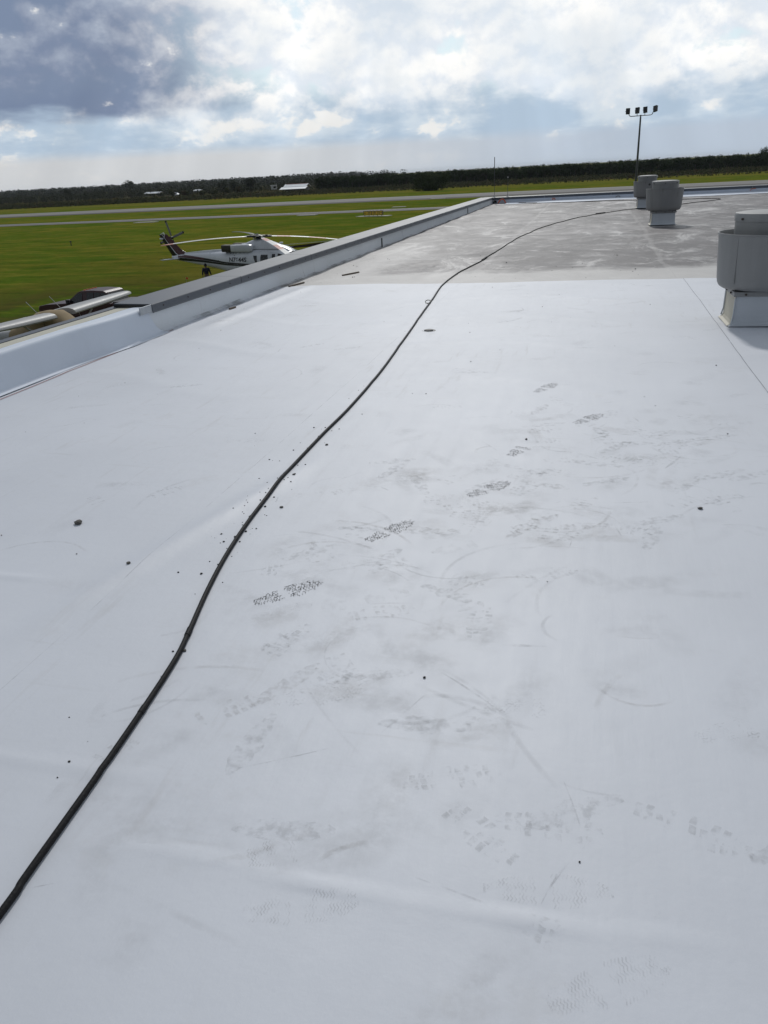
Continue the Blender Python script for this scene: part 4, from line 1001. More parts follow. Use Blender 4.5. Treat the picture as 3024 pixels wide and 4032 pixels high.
# main rotor: mast tilted 5 degrees forward, blades drooping at rest
tilt = Matrix.Rotation(R(5), 3, 'Y'); HUB = Vector((0, 0, 3.46))
rh = MB().lathe([(0, -.16), (.14, -.16), (.20, -.05), (.30, -.02), (.34, .03), (.20, .08), (.12, .13), (0, .14)], HUB, 16).build('rotor_head', M['rotorhead'], heli, smooth=True)
MB().tube([(0, 0, 3.25), (0, 0, 3.4)], .15, 12).build('mast', M['rotorhead'], rh)
MB().lathe([(.10, -.14), (.42, -.13), (.42, -.10), (.10, -.09)], HUB, 14).build('swashplate', M['rotorhead'], rh)
for k in range(4):
    a = R(-38 + 90 * k); d0 = Vector((math.cos(a), math.sin(a), 0)); n0 = Vector((-math.sin(a), math.cos(a), 0))
    def bp(r_, c, z): return tuple(HUB + tilt @ (d0 * r_ + n0 * c + Vector((0, 0, z - .46 * (r_ / 6.7) ** 2 + .03))))
    MB().tube([bp(.2, 0, .0), bp(.95, 0, 0)], [.085, .06], 8).build('blade_cuff', M['rotorhead'], rh)
    MB().tube([bp(.3, .12, -.10), bp(.62, .17, .0), bp(.75, .1, .02)], .025, 6).build('pitch_link', M['rotorhead'], rh)
    MB().box(bp(.55, -.08, .05), (.16, .12, .10), a).build('damper', M['rotorhead'], rh, bevel=.015)
    segs = ((.85, 1.3, 'bladewhite'), (1.3, 2.3, 'bladered'), (2.3, 3.7, 'bladewhite'), (3.7, 5.0, 'bladered'), (5.0, 6.7, 'bladewhite')) if k in (0, 1) else ((.85, 5.9, 'bladewhite'), (5.9, 6.7, 'bladered')) if k == 3 else ((.85, 6.7, 'rotorhead'),)
    root = None
    for (r0, r1, mt) in segs:
        N = max(2, int((r1 - r0) * 3)); rg = []
        for i in range(N + 1):
            r_ = r0 + (r1 - r0) * i / N; c = .10 + .10 * min(1, (r_ - .85) / .4); c *= 1 if r_ < 6.3 else (1 - .5 * (r_ - 6.3) / .4)
            rg.append([bp(r_, c, 0), bp(r_, c * .4, .028), bp(r_, -c, .0), bp(r_, c * .4, -.022)])
        o = MB().loft(rg).build('rotor_blade' if root is None else 'blade_band', M[mt], root or rh, smooth=False)
        o.parent = heli if root is None else root; root = root or o
tm = text_mesh('registration', 'N7644S', .42, M['hblack'], 0.0, .010)
for v_ in tm.vertices:
    tx_, tz_ = -1.28 + v_.co.x * 1.16, 2.02 + v_.co.y * .95; v_.co = (tx_, -(side_y(tx_, tz_) + .02), tz_)
reg = link('registration_number', tm, fus)
# a few latches and vents on the tail cone
for (x_, z_) in ((-2.0, 2.42), (-1.75, 2.44), (-1.5, 2.43), (-1.15, 2.45), (-.8, 2.45), (-1.6, 2.30), (-3.2, 1.95), (.1, 1.72)):
    MB().box((x_, -(side_y(x_, z_) + .006), z_), (.06, .012, .05)).build('vent', M['hblack'], fus)

# ------------------------------------------------------------------ person
def skin(name, V_, E_, rad, mat, parent, sub=1):
    me = bpy.data.meshes.new(name); me.from_pydata([tuple(v) for v in V_], E_, []); o = link(name, me, parent); me.materials.append(mat)
    md = o.modifiers.new('skin', 'SKIN'); md.use_smooth_shade = True
    for i, r_ in enumerate(rad):
        sv = me.skin_vertices[0].data[i]; sv.radius = r_ if isinstance(r_, tuple) else (r_, r_); sv.use_root = (i == 0)
    s = o.modifiers.new('sub', 'SUBSURF'); s.levels = sub; s.render_levels = sub
    return o
M['skin'] = simple('skin', (0.16, 0.09, 0.06), 0.6); M['navy'] = simple('navy_shirt', (0.010, 0.013, 0.030), 0.9); M['khaki'] = simple('grey_khaki_trousers', (0.12, 0.115, 0.115), 0.9); M['hair'] = simple('dark_hair', (0.010, 0.008, 0.008), 0.8); M['shoe'] = simple('dark_shoe', (0.02, 0.016, 0.012), 0.6)
ps = thing('person', 'person in dark navy shirt and grey trousers seen from behind below the helicopter tail', 'person', (-26.70, 52.55, 0), R(26))
# body facing +y (away from the camera), x to the person's right
PV = [(0, 0, .95), (0, .01, 1.15), (0, 0, 1.36), (0, .0, 1.49), (0, .02, 1.58), (0, .03, 1.70),
      (-.19, 0, 1.42), (-.25, -.01, 1.15), (-.28, .05, .92), (.19, 0, 1.42), (.26, -.02, 1.16), (.33, .05, .93),
      (-.10, 0, .90), (-.11, .02, .50), (-.12, -.03, .09), (.10, 0, .90), (.12, .02, .50), (.13, -.03, .09), (-.13, .14, .03), (.14, .14, .03)]
PE = [(0, 1), (1, 2), (2, 3), (3, 4), (4, 5), (2, 6), (6, 7), (7, 8), (2, 9), (9, 10), (10, 11), (0, 12), (12, 13), (13, 14), (0, 15), (15, 16), (16, 17), (14, 18), (17, 19)]
PR = [(.16, .11), (.14, .10), (.17, .11), .055, (.07, .085), (.075, .09), .065, .043, .03, .065, .043, .03, .085, .058, .042, .085, .058, .042, .035, .035]
b0 = len(PV)
for sgn, wi in ((-1, 8), (1, 11)):
    w = PV[wi]; pi = len(PV); PV.append((w[0] + sgn * .005, w[1] + .02, w[2] - .07)); PE.append((wi, pi)); PR.append((.038, .018))
    for k, (dx_, L_) in enumerate(((-.028, .065), (-.010, .078), (.010, .074), (.028, .058))):
        q = len(PV); PV.append((w[0] + dx_, w[1] + .03, w[2] - .11)); PV.append((w[0] + dx_, w[1] + .05, w[2] - .11 - L_)); PE.extend([(pi, q), (q, q + 1)]); PR.extend([.009, .008])
    q = len(PV); PV.append((w[0] - sgn * .035, w[1] + .05, w[2] - .08)); PV.append((w[0] - sgn * .04, w[1] + .07, w[2] - .12)); PE.extend([(pi, q), (q, q + 1)]); PR.extend([.010, .009])
body = skin('body', PV, PE, PR, M['skin'], ps)
skin('shirt', [(0, 0, .98), (0, .01, 1.16), (0, 0, 1.37), (0, 0, 1.47), (-.20, 0, 1.42), (-.255, -.01, 1.15), (-.28, .045, .98), (.20, 0, 1.42), (.265, -.02, 1.16), (.325, .045, .98)],
     [(0, 1), (1, 2), (2, 3), (2, 4), (4, 5), (5, 6), (2, 7), (7, 8), (8, 9)], [(.185, .135), (.175, .13), (.195, .135), .07, .085, .062, .045, .085, .062, .045], M['navy'], body)
skin('trousers', [(0, 0, .98), (0, 0, .88), (-.10, 0, .80), (-.115, .02, .50), (-.125, -.03, .10), (.10, 0, .80), (.125, .02, .50), (.135, -.03, .10)], [(0, 1), (1, 2), (2, 3), (3, 4), (1, 5), (5, 6), (6, 7)], [(.175, .13), (.185, .14), .105, .078, .066, .105, .078, .066], M['khaki'], body)
MB().lathe([(0, .13), (.05, .12), (.085, .07), (.096, 0), (.085, -.07), (.06, -.10)], (0, .01, 1.66), 16).build('hair', M['hair'], body, smooth=True)
for s in (-1, 1):
    MB().box((s * .095, .025, 1.63), (.02, .04, .06)).build('ear', M['skin'], body, bevel=.006); MB().box((s * .13, .05, .045), (.095, .27, .09), taper=.8).build('shoe', M['shoe'], body, bevel=.02)
MB().box((0, .13, 1.63), (.03, .03, .05)).build('nose', M['skin'], body, bevel=.008)
for s in (-1, 1): MB().box((s * .035, .115, 1.665), (.025, .012, .012)).build('eye', M['hair'], body)
MB().box((0, .115, 1.58), (.05, .012, .012)).build('mouth', M['maroon'], body)

# ------------------------------------------------------------------ pickup truck (local +x = forward)
M['trk'] = simple('dark_maroon_car_paint', (0.040, 0.009, 0.011), 0.42, var=.2); M['tonneau'] = simple('grey_bed_cover', (0.075, 0.078, 0.085), 0.6); M['chrome'] = simple('chrome', (0.5, 0.5, 0.5), 0.15, 1.0); M['amber'] = simple('amber_lens', (0.55, 0.10, 0.015), 0.25); M['seat'] = simple('grey_cloth', (.2, .2, .2), .9)
trk = thing('pickup_truck', 'dark maroon pickup truck with amber roof lights and grey bed cover, behind the covered aeroplane', 'pickup truck', (-27.0, 39.15, 0), R(180 - 4.5))
HWT = .97
def side_shell(poly, hw0, hw1=None, name='x', mat=None, parent=None, zsplit=1.25):
    """extruded side profile whose half width narrows above zsplit"""
    hw1 = hw1 or hw0; mb = MB(); k = len(poly)
    w = [hw0 if z <= zsplit else hw0 + (hw1 - hw0) * (z - zsplit) / .75 for _, z in poly]
    mb.loft([[(x_, -w[i], z_) for i, (x_, z_) in enumerate(poly)], [(x_, w[i], z_) for i, (x_, z_) in enumerate(poly)]]); return mb.build(name, mat, parent, bevel=.03)
bodyT = side_shell([(3.15, .55), (3.18, .95), (3.10, 1.12), (2.6, 1.20), (1.35, 1.26), (1.2, 1.27), (-1.75, 1.27), (-1.75, .5), (3.0, .45)], HWT, name='body', mat=M['trk'], parent=trk)
cab = side_shell([(1.30, 1.24), (.42, 1.84), (.22, 1.90), (-.5, 1.93), (-1.25, 1.90), (-1.45, 1.82), (-1.68, 1.24)], .93, .72, name='cab', mat=M['trk'], parent=trk)
def cabwin(poly, name):
    for s in (-1, 1):
        mb = MB(); q = [(x_, s * (.945 + (.735 - .945) * (z_ - 1.25) / .75), z_) for x_, z_ in poly]; mb.v = q; mb.f = [tuple(range(len(q)))]
        mb.build(name, M['glass'], cab)
cabwin([(1.08, 1.30), (.12, 1.30), (.12, 1.80), (.40, 1.78)], 'door_window'); cabwin([(-.18, 1.30), (-.62, 1.30), (-.62, 1.82), (-.18, 1.82)], 'side_window'); cabwin([(-.68, 1.30), (-1.05, 1.30), (-1.05, 1.82), (-.68, 1.82)], 'side_window'); cabwin([(-1.12, 1.30), (-1.55, 1.30), (-1.40, 1.78), (-1.12, 1.81)], 'rear_side_window')
def qd(pts, name, mat, par):
    mb = MB(); mb.v = pts; mb.f = [tuple(range(len(pts)))]; return mb.build(name, mat, par)
qd([(1.245, -.80, 1.30), (1.245, .80, 1.30), (.47, .66, 1.82), (.47, -.66, 1.82)], 'windscreen', M['glass'], cab); qd([(-1.685, -.75, 1.32), (-1.685, .75, 1.32), (-1.49, .66, 1.78), (-1.49, -.66, 1.78)], 'rear_window', M['glass'], cab)
for k in range(5): MB().box((.16, -.48 + .24 * k, 1.925), (.12, .10, .05), taper=.7).build('roof_light', M['amber'], cab)
for s in (-1, 1):
    MB().box((.98, s * 1.08, 1.36), (.12, .18, .26)).build('mirror', M['lampbody'], bodyT, bevel=.03)
    MB().box((3.14, s * .74, .98), (.10, .32, .22)).build('headlight', M['lens'], bodyT, bevel=.02); MB().box((-4.12, s * .90, 1.05), (.06, .12, .36)).build('tail_light', M['red'], trk)
    for ax in (2.25, -2.6):
        wh = MB().tube([(ax, s * .72, .39), (ax, s * .98, .39)], .39, 22).build('wheel', M['tyre'], trk); MB().tube([(ax, s * .715, .39), (ax, s * .99, .39)], .20, 14).build('rim', M['chrome'], wh)
        MB().lathe([(.40, 0), (.46, 0), (.46, .02), (.40, .02)], (0, 0, 0), 20).build('wheel_arch', M['lampbody'], trk, loc=(ax, s * .965, .42)).rotation_euler = (R(90), 0, 0)
MB().box((3.20, 0, .62), (.16, 1.86, .22)).build('bumper', M['chrome'], trk, bevel=.03); MB().box((3.17, 0, .95), (.06, 1.1, .24)).build('grille', M['lampbody'], bodyT, bevel=.01)
bed = side_shell([(-1.80, .55), (-1.80, 1.28), (-4.12, 1.28), (-4.12, .55)], HWT, name='bed', mat=M['trk'], parent=trk); MB().box((-4.20, 0, .55), (.14, 1.8, .18)).build('rear_bumper', M['chrome'], trk, bevel=.02)
for k in range(3): MB().box((-2.18 - k * .775, 0, 1.315), (.755, 1.78, .05)).build('bed_cover_panel', M['tonneau'], bed, bevel=.012)

# ------------------------------------------------------------------ light aeroplane (local +x = forward)
M['wing'] = simple('white_wing_paint', (0.34, 0.34, 0.335), 0.5, var=.06); M['canvas'] = simple('tan_canvas_cover', (0.30, 0.225, 0.13), 0.9, var=.25, scale=3, bump=.5, bscale=7)
pl_ = thing('light_aeroplane', 'white high-wing light aeroplane under a tan canvas cabin cover, beside the roof edge', 'aeroplane', (-22.0, 29.1, 0), R(-1.5))
for s in (1, -1):
    rg = []
    for (y_, x0, ch, z_) in ((.62, .45, 1.60, 2.17), (2.6, .42, 1.55, 2.21), (5.0, .30, 1.15, 2.28), (5.35, .22, .95, 2.29), (5.5, .05, .5, 2.28)):
        pr = []
        for (c, t) in ((0, 0), (.02, .045), (.08, .085), (.22, .115), (.40, .11), (.7, .06), (1, .006), (.7, -.015), (.3, -.045), (.08, -.045), (.02, -.03)): pr.append((x0 - c * ch, s * y_, z_ + t * ch * 1.05))
        rg.append(pr)
    w = MB().loft(rg).build('wing', M['wing'], pl_, smooth=True, angle=40)
    MB().tube([(.02, s * .50, .85), (.10, s * 2.35, 2.15)], .040, 8).build('strut', M['wing'], pl_); MB().tube([(.06, s * 1.5, 1.57), (-.3, s * 1.75, 2.15)], .012, 6).build('jury_strut', M['wing'], pl_)
    MB().box((-.95, s * 1.9, 2.19), (.28, 2.4, .035)).build('flap', M['wing'], w, bevel=.01)
    MB().tube([(.0, s * .48, .85), (-.05, s * 1.25, .30)], .035, 8).build('gear_leg', M['wing'], pl_); MB().tube([(-.05, s * 1.18, .24), (-.05, s * 1.36, .24)], .24, 18).build('wheel', M['tyre'], pl_)
def fring(x_, hw, z0, z1, e=2.6, n=24): return [(x_, hw * math.copysign(abs(math.cos(t)) ** (2 / e), math.cos(t)), (z0 + z1) / 2 + (z1 - z0) / 2 * math.copysign(abs(math.sin(t)) ** (2 / e), math.sin(t))) for t in [2 * math.pi * j / n for j in range(n)]]
MB().loft([fring(2.35, .22, .85, 1.20), fring(2.25, .42, .70, 1.35), fring(1.5, .50, .62, 1.48), fring(.9, .56, .58, 1.55), fring(.2, .57, .56, 2.10), fring(-.6, .56, .58, 2.15), fring(-1.6, .46, .66, 1.75), fring(-2.6, .36, .80, 1.52), fring(-4.6, .14, 1.0, 1.28), fring(-5.4, .05, 1.05, 1.2)]).build('fuselage', M['wing'], pl_, smooth=True, angle=50)
cv = []
for (x_, hw, z0, z1) in ((1.55, .53, .75, 1.53), (1.3, .56, .70, 1.60), (.85, .62, .66, 1.78), (.35, .66, .62, 2.22), (.1, .665, .60, 2.36), (-.5, .66, .60, 2.38), (-1.0, .64, .62, 2.27), (-1.6, .54, .66, 1.92), (-2.2, .46, .74, 1.67), (-2.45, .42, .76, 1.58)):
    r_ = fring(x_, hw, z0, z1, 2.6, 36); cv.append([(p[0], p[1] * (1 + .02 * math.sin(9 * p[2] + 4 * x_)), p[2] + .015 * math.sin(7 * p[1] + 5 * x_)) for p in r_])
cvo = MB().loft(cv, False).build('canvas_cover', M['canvas'], pl_, smooth=True, angle=70)
for (x_, lo, hi) in ((-2.42, .78, 1.60), (1.5, .76, 1.56)): MB().tube([(x_, .44 * math.cos(t), (lo + hi) / 2 + (hi - lo) / 2 * math.sin(t)) for t in [2 * math.pi * j / 16 for j in range(17)]], .02, 6).build('cover_strap', M['canvas'], cvo)
for s in (-1, 1): MB().tube([(-.25, s * .67, 1.0), (-.25, s * .675, 2.0)], .010, 6).build('cover_seam', M['lampbody'], cvo)
for (y_, x_) in ((-.75, -.35), (.75, -.35)): MB().tube([(x_, y_, 2.30), (x_ - .42, y_ - .10, 2.85)], .012, 6).build('whip_antenna', M['wing'], pl_)
MB().loft([[(-4.6, -.03, 1.2), (-5.5, -.02, 1.2), (-5.5, .02, 1.2), (-4.6, .03, 1.2)], [(-5.25, -.02, 2.5), (-5.75, -.01, 2.5), (-5.75, .01, 2.5), (-5.25, .02, 2.5)]]).build('tail_fin', M['wing'], pl_)
for s in (-1, 1): MB().loft([[(-4.6, s * .1, 1.22), (-4.9, s * .1, 1.26), (-5.5, s * .1, 1.22), (-4.9, s * .1, 1.18)], [(-4.85, s * 1.7, 1.22), (-5.0, s * 1.7, 1.24), (-5.4, s * 1.7, 1.22), (-5.0, s * 1.7, 1.2)]]).build('tailplane', M['wing'], pl_)
MB().tube([(2.4, 0, 1.02), (2.62, 0, 1.02)], [.17, .04], 14).build('spinner', M['wing'], pl_); MB().box((2.45, 0, 1.02), (.05, .12, 1.9)).build('propeller', M['lampbody'], pl_); MB().tube([(1.7, 0, .7), (1.75, 0, .2)], .03, 8).build('nose_leg', M['wing'], pl_); MB().tube([(1.75, -.07, .19), (1.75, .07, .19)], .19, 16).build('nose_wheel', M['tyre'], pl_)

# small things in the grass
mk = thing('marker_post', 'small dark marker post standing alone in the left grass', 'marker', (-70.3, 99.0, 0)); MB().tube([(0, 0, 0), (0, 0, .5)], .06, 8).build('post', M['lampbody'], mk); MB().box((0, 0, .55), (.22, .1, .16)).build('marker_head', M['lampbody'], mk)
cn = thing('orange_flag', 'tiny orange flag in dark grass beside the coping, left of the person', 'flag', (-30.24, 55.98, 0)); MB().tube([(0, 0, 0), (0, 0, .45)], .012, 6).build('wire', M['galv'], cn); MB().box((.09, 0, .38), (.18, .012, .14)).build('flag', M['orange'], cn)
dt = MB(); N = 40; P = []  # low near-black strip laid across the grass
for i in range(N + 1):
    t = i / N; x_ = -36.5 + 20 * t; y_ = 81.5 + 16.5 * t + .5 * math.sin(9 * t); P += [(x_ + .5, y_ - 1.1, .03), (x_, y_, -.0 + .05), (x_ - .2, y_ + .7, .16 + .05 * math.sin(23 * t)), (x_ - .5, y_ + 1.3, .02)]
dt.v = P
for i in range(N):
    for j in range(3): k = 4 * i + j; dt.f.append((k, k + 1, k + 5, k + 4))
M['darkstrip'] = simple('dark_strip_surface', (0.014, 0.012, 0.008), 0.95, spec=0.0)
tag(dt.build('dark_ground_strip', M['darkstrip'], smooth=True), 'dark low strip in the grass behind the helicopter nose', 'ditch')
tag(MB().tube([(-36.5, 83.2, .25), (-26, 91.7, .25), (-17, 99.2, .25)], .03, 6).build('white_pipe', M['paint']), 'thin white pipe lying along the dark strip behind the helicopter', 'pipe')

# ------------------------------------------------------------------ vegetation
rs = np.random.RandomState(11)
def leaf_cloud(centers, radii, n, size, flat=1.0, rs=rs):
    """n small leaf faces near the shells of several lumps"""
    centers = np.asarray(centers, float); radii = np.asarray(radii, float); k = rs.choice(len(centers), n, p=radii ** 2 / np.sum(radii ** 2))
    d = rs.normal(size=(n, 3)); d /= np.linalg.norm(d, axis=1)[:, None]
    rr = radii[k] * (0.55 + 0.5 * rs.rand(n) ** .6); p = centers[k] + d * rr[:, None] * np.array([1, 1, flat])
    return leaves_at(p, d, size, rs)
def leaves_at(p, d, size, rs=rs):
    n = len(p); nrm = d + .45 * rs.normal(size=(n, 3)) + np.array([0, 0, .35]); nrm /= np.linalg.norm(nrm, axis=1)[:, None]
    a = np.cross(nrm, rs.normal(size=(n, 3))); a /= np.linalg.norm(a, axis=1)[:, None]; b = np.cross(nrm, a); s = size * (0.6 + 0.8 * rs.rand(n))[:, None]
    v = np.stack([p - a * s, p + b * s * .6, p + a * s, p - b * s * .6], 1).reshape(-1, 3); f = np.arange(4 * n).reshape(-1, 4); return v, f
M['grove'] = mat_leaf('grove_leaf', (0.012, 0.024, 0.008), (0.040, 0.060, 0.020)); M['bush'] = mat_leaf('bush_leaf', (0.016, 0.026, 0.008), (0.045, 0.060, 0.020))
M['scrub'] = mat_leaf('scrub_leaf', (0.026, 0.034, 0.013), (0.066, 0.072, 0.028), (0.085, 0.055, 0.030), .08); M['farwood'] = mat_leaf('far_wood_leaf', (0.020, 0.026, 0.016), (0.045, 0.052, 0.028), (0.048, 0.040, 0.030), .05); M['bark'] = simple('bark', (0.05, 0.04, 0.03), .9)
def trunk(h, r, lean=.1, limbs=4, rr=rnd, base=0.0):
    mb = MB(); top = (rr.uniform(-lean, lean), rr.uniform(-lean, lean), h); mb.tube([(0, 0, base), (top[0] * .4, top[1] * .4, h * .5), top], [r, r * .75, r * .45], 7)
    for k in range(limbs):
        a = 2 * math.pi * k / limbs + rr.random(); z0 = h * rr.uniform(.35, .75); L = h * rr.uniform(.3, .5); mb.tube([(top[0] * z0 / h, top[1] * z0 / h, z0), (L * .6 * math.cos(a), L * .6 * math.sin(a), z0 + L * .5), (L * math.cos(a), L * math.sin(a), z0 + L * .9)], [r * .5, r * .3, r * .12], 5)
    return mb
def lumps(n, rx, h0, h1, r0, r1):
    c, r = [], []
    for k in range(n):
        a = rs.rand() * 6.28; q = rx * rs.rand() ** .5; z = h0 + (h1 - h0) * rs.rand(); c.append((q * math.cos(a), q * math.sin(a), z)); r.append(r0 + (r1 - r0) * rs.rand())
    return c, r
grove = []
for k in range(6):
    c, r = lumps(9, 1.7, 1.6, 5.6, .8, 1.35); c.append((0, 0, 5.6)); r.append(1.1)
    v, f = leaf_cloud(c, r, 750, .26); crown = np_mesh('crown', v, f, M['grove']); tmb = trunk(4.2, .16, .2, 4)
    tme = bpy.data.meshes.new('trunk'); tme.from_pydata(tmb.v, [], tmb.f); tme.materials.append(M['bark']); grove.append((crown, tme))
cnt = 0
for row, (yo, sp) in enumerate(((0, 3.9), (4.2, 4.1))):
    x_ = -158.0 + row * 2
    while x_ < 118:
        y_ = 462 + yo + .085 * max(0, x_) + rs.normal() * .4; k = rs.randint(6); e = thing('grove_tree', 'dark leafy tree in the long dense grove row beyond the runway', 'tree', (x_ + rs.normal() * .4, y_, 0), rs.rand() * 6.28, 'trees of the long grove row')
        s = .98 + .16 * rs.rand(); e.scale = (s * 1.08, s * 1.08, s)
        link('crown', grove[k][0], e); link('trunk', grove[k][1], e); x_ += sp * (0.9 + .2 * rs.rand())
def mass(name, n, fx, size, mat, lb, cat):
    """ground-hugging mass: fx(rs,n) -> base xy, height, spread, leaves per clump"""
    P, D = fx(n); v, f = leaves_at(P, D, size); return kind(tag(link(name, np_mesh(name, v, f, mat)), lb, cat), 'stuff')
def clumps(n, xs, ys, h0, h1, w, per):
    x_ = xs(n); y_ = ys(n, x_); h = h0 + (h1 - h0) * rs.rand(n) ** 1.6; idx = np.repeat(np.arange(n), per); m_ = len(idx); a = rs.rand(m_) * 6.28; zz = rs.rand(m_) ** .7; q = w * h[idx] * (1 - .55 * zz) * rs.rand(m_) ** .5
    P = np.stack([x_[idx] + q * np.cos(a), y_[idx] + q * np.sin(a), h[idx] * zz], 1); D = np.stack([np.cos(a), np.sin(a), .6 + zz], 1); D /= np.linalg.norm(D, axis=1)[:, None]; return P, D
U_ = lambda a, b_: (lambda n, *q: a + (b_ - a) * rs.rand(n))
mass('grove_interior', 1400, lambda n: clumps(n, U_(-160, 125), lambda n, x_: 470 + .085 * np.maximum(0, x_) + 45 * rs.rand(n), 5.4, 7.3, .42, 55), .38, M['grove'], 'dense dark interior of the grove behind its front row', 'trees')
mass('scrub', 5200, lambda n: clumps(n, U_(-210, 135), lambda n, x_: 366 + 92 * rs.rand(n) + .07 * np.maximum(0, x_), .4, 1.35, 1.0, 15), .24, M['scrub'], 'rough green and brown scrub between the mown grass and the grove', 'scrub')
mass('scrub', 4200, lambda n: clumps(n, U_(-520, -195), lambda n, x_: 352 + 110 * rs.rand(n) - .06 * (x_ + 195), .5, 1.7, 1.0, 16), .27, M['scrub'], 'rough dark scrub along the far left side of the airfield', 'scrub')
mass('ditch_grass', 1100, lambda n: clumps(n, U_(-460, 130), lambda n, x_: 344 + 2.5 * rs.rand(n) - .055 * x_, .25, .8, 1.0, 12), .22, M['scrub'], 'line of dark uncut grass along the ditch beyond the runway', 'tall grass')
mass('woodland', 1500, lambda n: clumps(n, U_(-620, -150), lambda n, x_: 505 + 120 * rs.rand(n) - .1 * (x_ + 150), 3.2, 6.4, .55, 60), .36, M['farwood'], 'brown and green woodland on the left behind the scrub', 'woodland')
mass('distant_woodland', 1700, lambda n: clumps(n, U_(-1500, -330), lambda n, x_: 1000 + 500 * rs.rand(n), 7, 13, .9, 34), 1.3, M['farwood'], 'far woodland forming the hazy skyline at left', 'woodland')
mass('distant_woodland', 1500, lambda n: clumps(n, U_(-3400, -740), lambda n, x_: 2300 + 500 * rs.rand(n), 12, 20, 1.4, 30), 3.0, M['farwood'], 'farthest thin line of trees on the horizon', 'woodland')
def bushy(name, lb, loc, rx, h, nl, nf, size, mat, cat='tree', tr=None, z0=.12, flat=1.0, r=(.22, .36)):
    e = thing(name, lb, cat, loc); c, q = lumps(nl, rx * .72, h * z0, h * .80, h * r[0], h * r[1]); c = [(a * 1.0, b_ * .7, z) for a, b_, z in c]
    v, f = leaf_cloud(c, q, nf, size, flat); v[:, 2] = np.maximum(v[:, 2], .02); link('crown', np_mesh('crown', v, f, mat), e)
    mb = trunk(h * (tr or .6), .022 * h + .04, .2, 5); mb.build('trunk', M['bark'], e); return e
bushy('large_bush', 'large dark rounded bush standing alone before the grove', (-62.5, 322, 0), 9.2, 6.3, 42, 9000, .28, M['bush'], 'bush')
tl = [(-118, 470, 8.2, 3.2, 'tall tree rising left of the white roofed shed'), (-255, 545, 9.2, 3.4, 'leafy tree rising over the left woodland right of the white tarps'), (-228, 530, 9.0, 2.2, 'slim upright tree left of the small hut'), (-242, 536, 7.6, 2.6, 'rounded tree between the tall leafy tree and the slim upright tree'), (-420, 600, 8.4, 3.2, 'dense tree above the woodland at far left')]
for x_, y_, h, w, lb in tl: bushy('woodland_tree', lb, (x_, y_, 0), w, h, 12, 1300, .34, M['farwood'], 'tree', .7, .4)
bushy('lone_tree', 'lone round-topped tree breaking the far left skyline', (-640, 1060, 0), 9, 15, 9, 1200, .8, M['farwood'], 'tree', .75, .6)
bushy('tall_grove_tree', 'round tree standing above the grove near the right edge', (88, 488, 0), 3.0, 9.6, 10, 1500, .28, M['grove'], 'tree', .75, .62)
for k, (x_, y_) in enumerate(((-226, 470), (-216, 468), (-208, 466), (-236, 474), (-250, 478), (-262, 484))):
    bushy('round_palm', 'low round green palm clump in the row before the left woodland', (x_, y_, 0), 2.6, 3.6 + .4 * (k % 3), 9, 900, .3, M['scrub'], 'palm', .5, .35)['group'] = 'round palm clumps left of the hut'

def mat_rough():
    mt, g, b = newmat('rough_ground_soil'); p = g.pos(); n = g.noise(p, .12, 6, .7); n2 = g.noise(p, .9, 5, .7)
    c = g.mix(g.step(n, .4, .62), (0.040, 0.048, 0.018), (0.085, 0.062, 0.030)); c = g.mix(g.mul(g.step(n2, .5, .7), .6), c, (0.028, 0.034, 0.012))
    g.l.new(c, b.inputs['Base Color']); b.inputs['Roughness'].default_value = 1; b.inputs['Specular IOR Level'].default_value = 0; return mt
rg_ = MB(); rg_.v = [(-900, 405, .02), (-195, 363, .02), (0, 366, .02), (200, 380, .02), (900, 430, .02), (900, 3000, .02), (-900, 3000, .02)]; rg_.f = [tuple(range(7))]
kind(rg_.build('rough_ground', mat_rough()), 'structure')

# far sheds
M['whiteroof'] = simple('white_sheet_roof', (0.85, 0.86, 0.86), 0.42, 0.75); M['shedwall'] = simple('grey_shed_wall', (0.16, 0.15, 0.14), 0.8)
sh = thing('white_roofed_shed', 'long low shed with bright white sloping roof before the grove', 'shed', (-182, 497, 0), R(-12))
MB().box((0, 0, 1.1), (15.5, 4.4, 2.2)).build('wall', M['shedwall'], sh)
MB().prism([(-5.6, 1.15), (-2.6, 2.35), (-2.6, 2.23), (-5.6, 1.0)], 'x', -9.8, 9.4).build('lean_to_roof', M['whiteroof'], sh); MB().prism([(-2.7, 2.45), (0, 3.95), (.2, 3.95), (.2, 3.83), (-2.7, 2.30)], 'x', -8.6, 8.6).build('roof', M['whiteroof'], sh); MB().prism([(.2, 3.83), (3.4, 2.2), (3.4, 2.08), (.2, 3.65)], 'x', -8.6, 8.6).build('roof', M['whiteroof'], sh)
MB().box((0, 0.1, 3.99), (16, .5, .10)).build('ridge_cap', M['orange'], sh)
for k in range(4): MB().box((-6 + 4 * k, -2.23, 1.0), (1.6, .08, 1.5)).build('opening', M['lampbody'], sh)
ht = thing('small_hut', 'small white hut on legs just left of the white roofed shed', 'hut', (-190, 478, 0), R(20))
MB().box((0, 0, 2.7), (3.4, 3, 2.2)).build('wall', M['paint'], ht); MB().box((0, 0, 3.88), (3.9, 3.5, .16)).build('roof', M['whiteroof'], ht); MB().box((.5, -1.53, 2.8), (1.5, .08, 1.0)).build('window', M['glass'], ht)
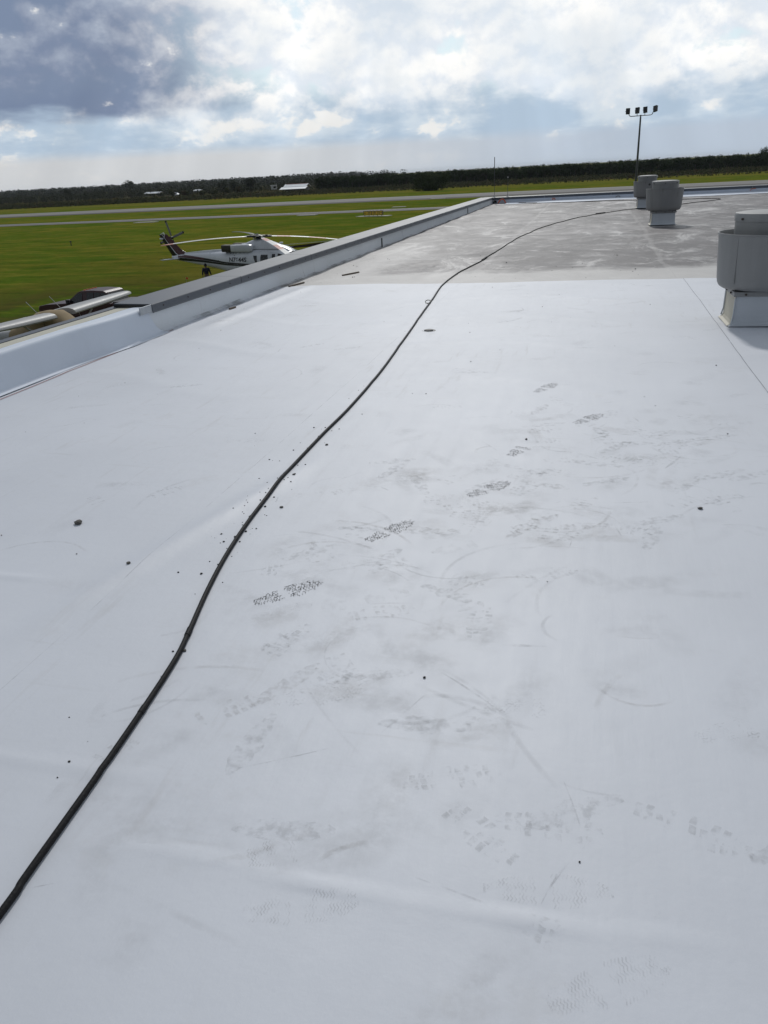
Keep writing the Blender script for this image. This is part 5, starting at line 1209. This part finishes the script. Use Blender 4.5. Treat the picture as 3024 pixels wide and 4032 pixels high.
for (a, b_) in ((-1.4, -1.2), (1.4, -1.2), (-1.4, 1.2), (1.4, 1.2)): MB().tube([(a, b_, 0), (a, b_, 1.6)], .12, 6).build('leg', M['bark'], ht)
for (x_, y_, L, w, lb) in ((-300, 528, 20, 4, 'long white tarp roof in the left scrub'), (-272, 540, 9, 4, 'short bright white tarp roof right of the long white one')):
    t = thing('white_tarp_shelter', lb, 'shelter', (x_, y_, 0), R(-28)); MB().prism([(-w / 2, 2.5), (0, 3.5), (w / 2, 2.5), (0, 3.3)], 'x', -L / 2, L / 2).build('tarp', M['whiteroof'], t)
    for a in (-1, 1):
        for b_ in (-1, 1): MB().tube([(a * L * .46, b_ * w * .45, 0), (a * L * .46, b_ * w * .45, 2.6)], .08, 6).build('post', M['bark'], t)
vn = thing('parked_van', 'tiny grey van parked between the two white tarp roofs', 'van', (-286, 533, 0), R(-20))
MB().loft([[(x_, s * 1.0, z_) for x_, z_ in ((-2.6, .5), (2.6, .5), (2.6, 1.3), (1.8, 1.5), (1.2, 2.3), (-2.6, 2.4))] for s in (-1, 1)]).build('body', M['hwhite'], vn, bevel=.08); MB().box((0, -1.01, 1.85), (3.2, .04, .55)).build('side_window', M['glass'], vn)
for a in (-1.6, 1.6):
    for s in (-1, 1): MB().tube([(a, s * .85, .35), (a, s * 1.03, .35)], .35, 12).build('wheel', M['tyre'], vn)
kind(sheet('farm_track', [(-700, 812), (-300, 556), (-300, 560), (-700, 820)], .05, M['runway']), 'structure')


# ------------------------------------------------------------------ thin summer haze over the whole field
hm = bpy.data.materials.new('haze_air'); hm.use_nodes = True; ht_ = hm.node_tree; ht_.nodes.clear()
pv = ht_.nodes.new('ShaderNodeVolumePrincipled'); pv.inputs['Color'].default_value = (0.80, 0.87, 0.95, 1); pv.inputs['Density'].default_value = 0.00004; pv.inputs['Anisotropy'].default_value = 0.3
oo = ht_.nodes.new('ShaderNodeOutputMaterial'); ht_.links.new(pv.outputs[0], oo.inputs['Volume'])
hb_ = MB().box((0, 3000, 14.5), (17000, 16000, 31)).build('haze', hm); kind(hb_, 'stuff'); tag(hb_, 'thin pale haze filling the air over the airfield', 'haze')
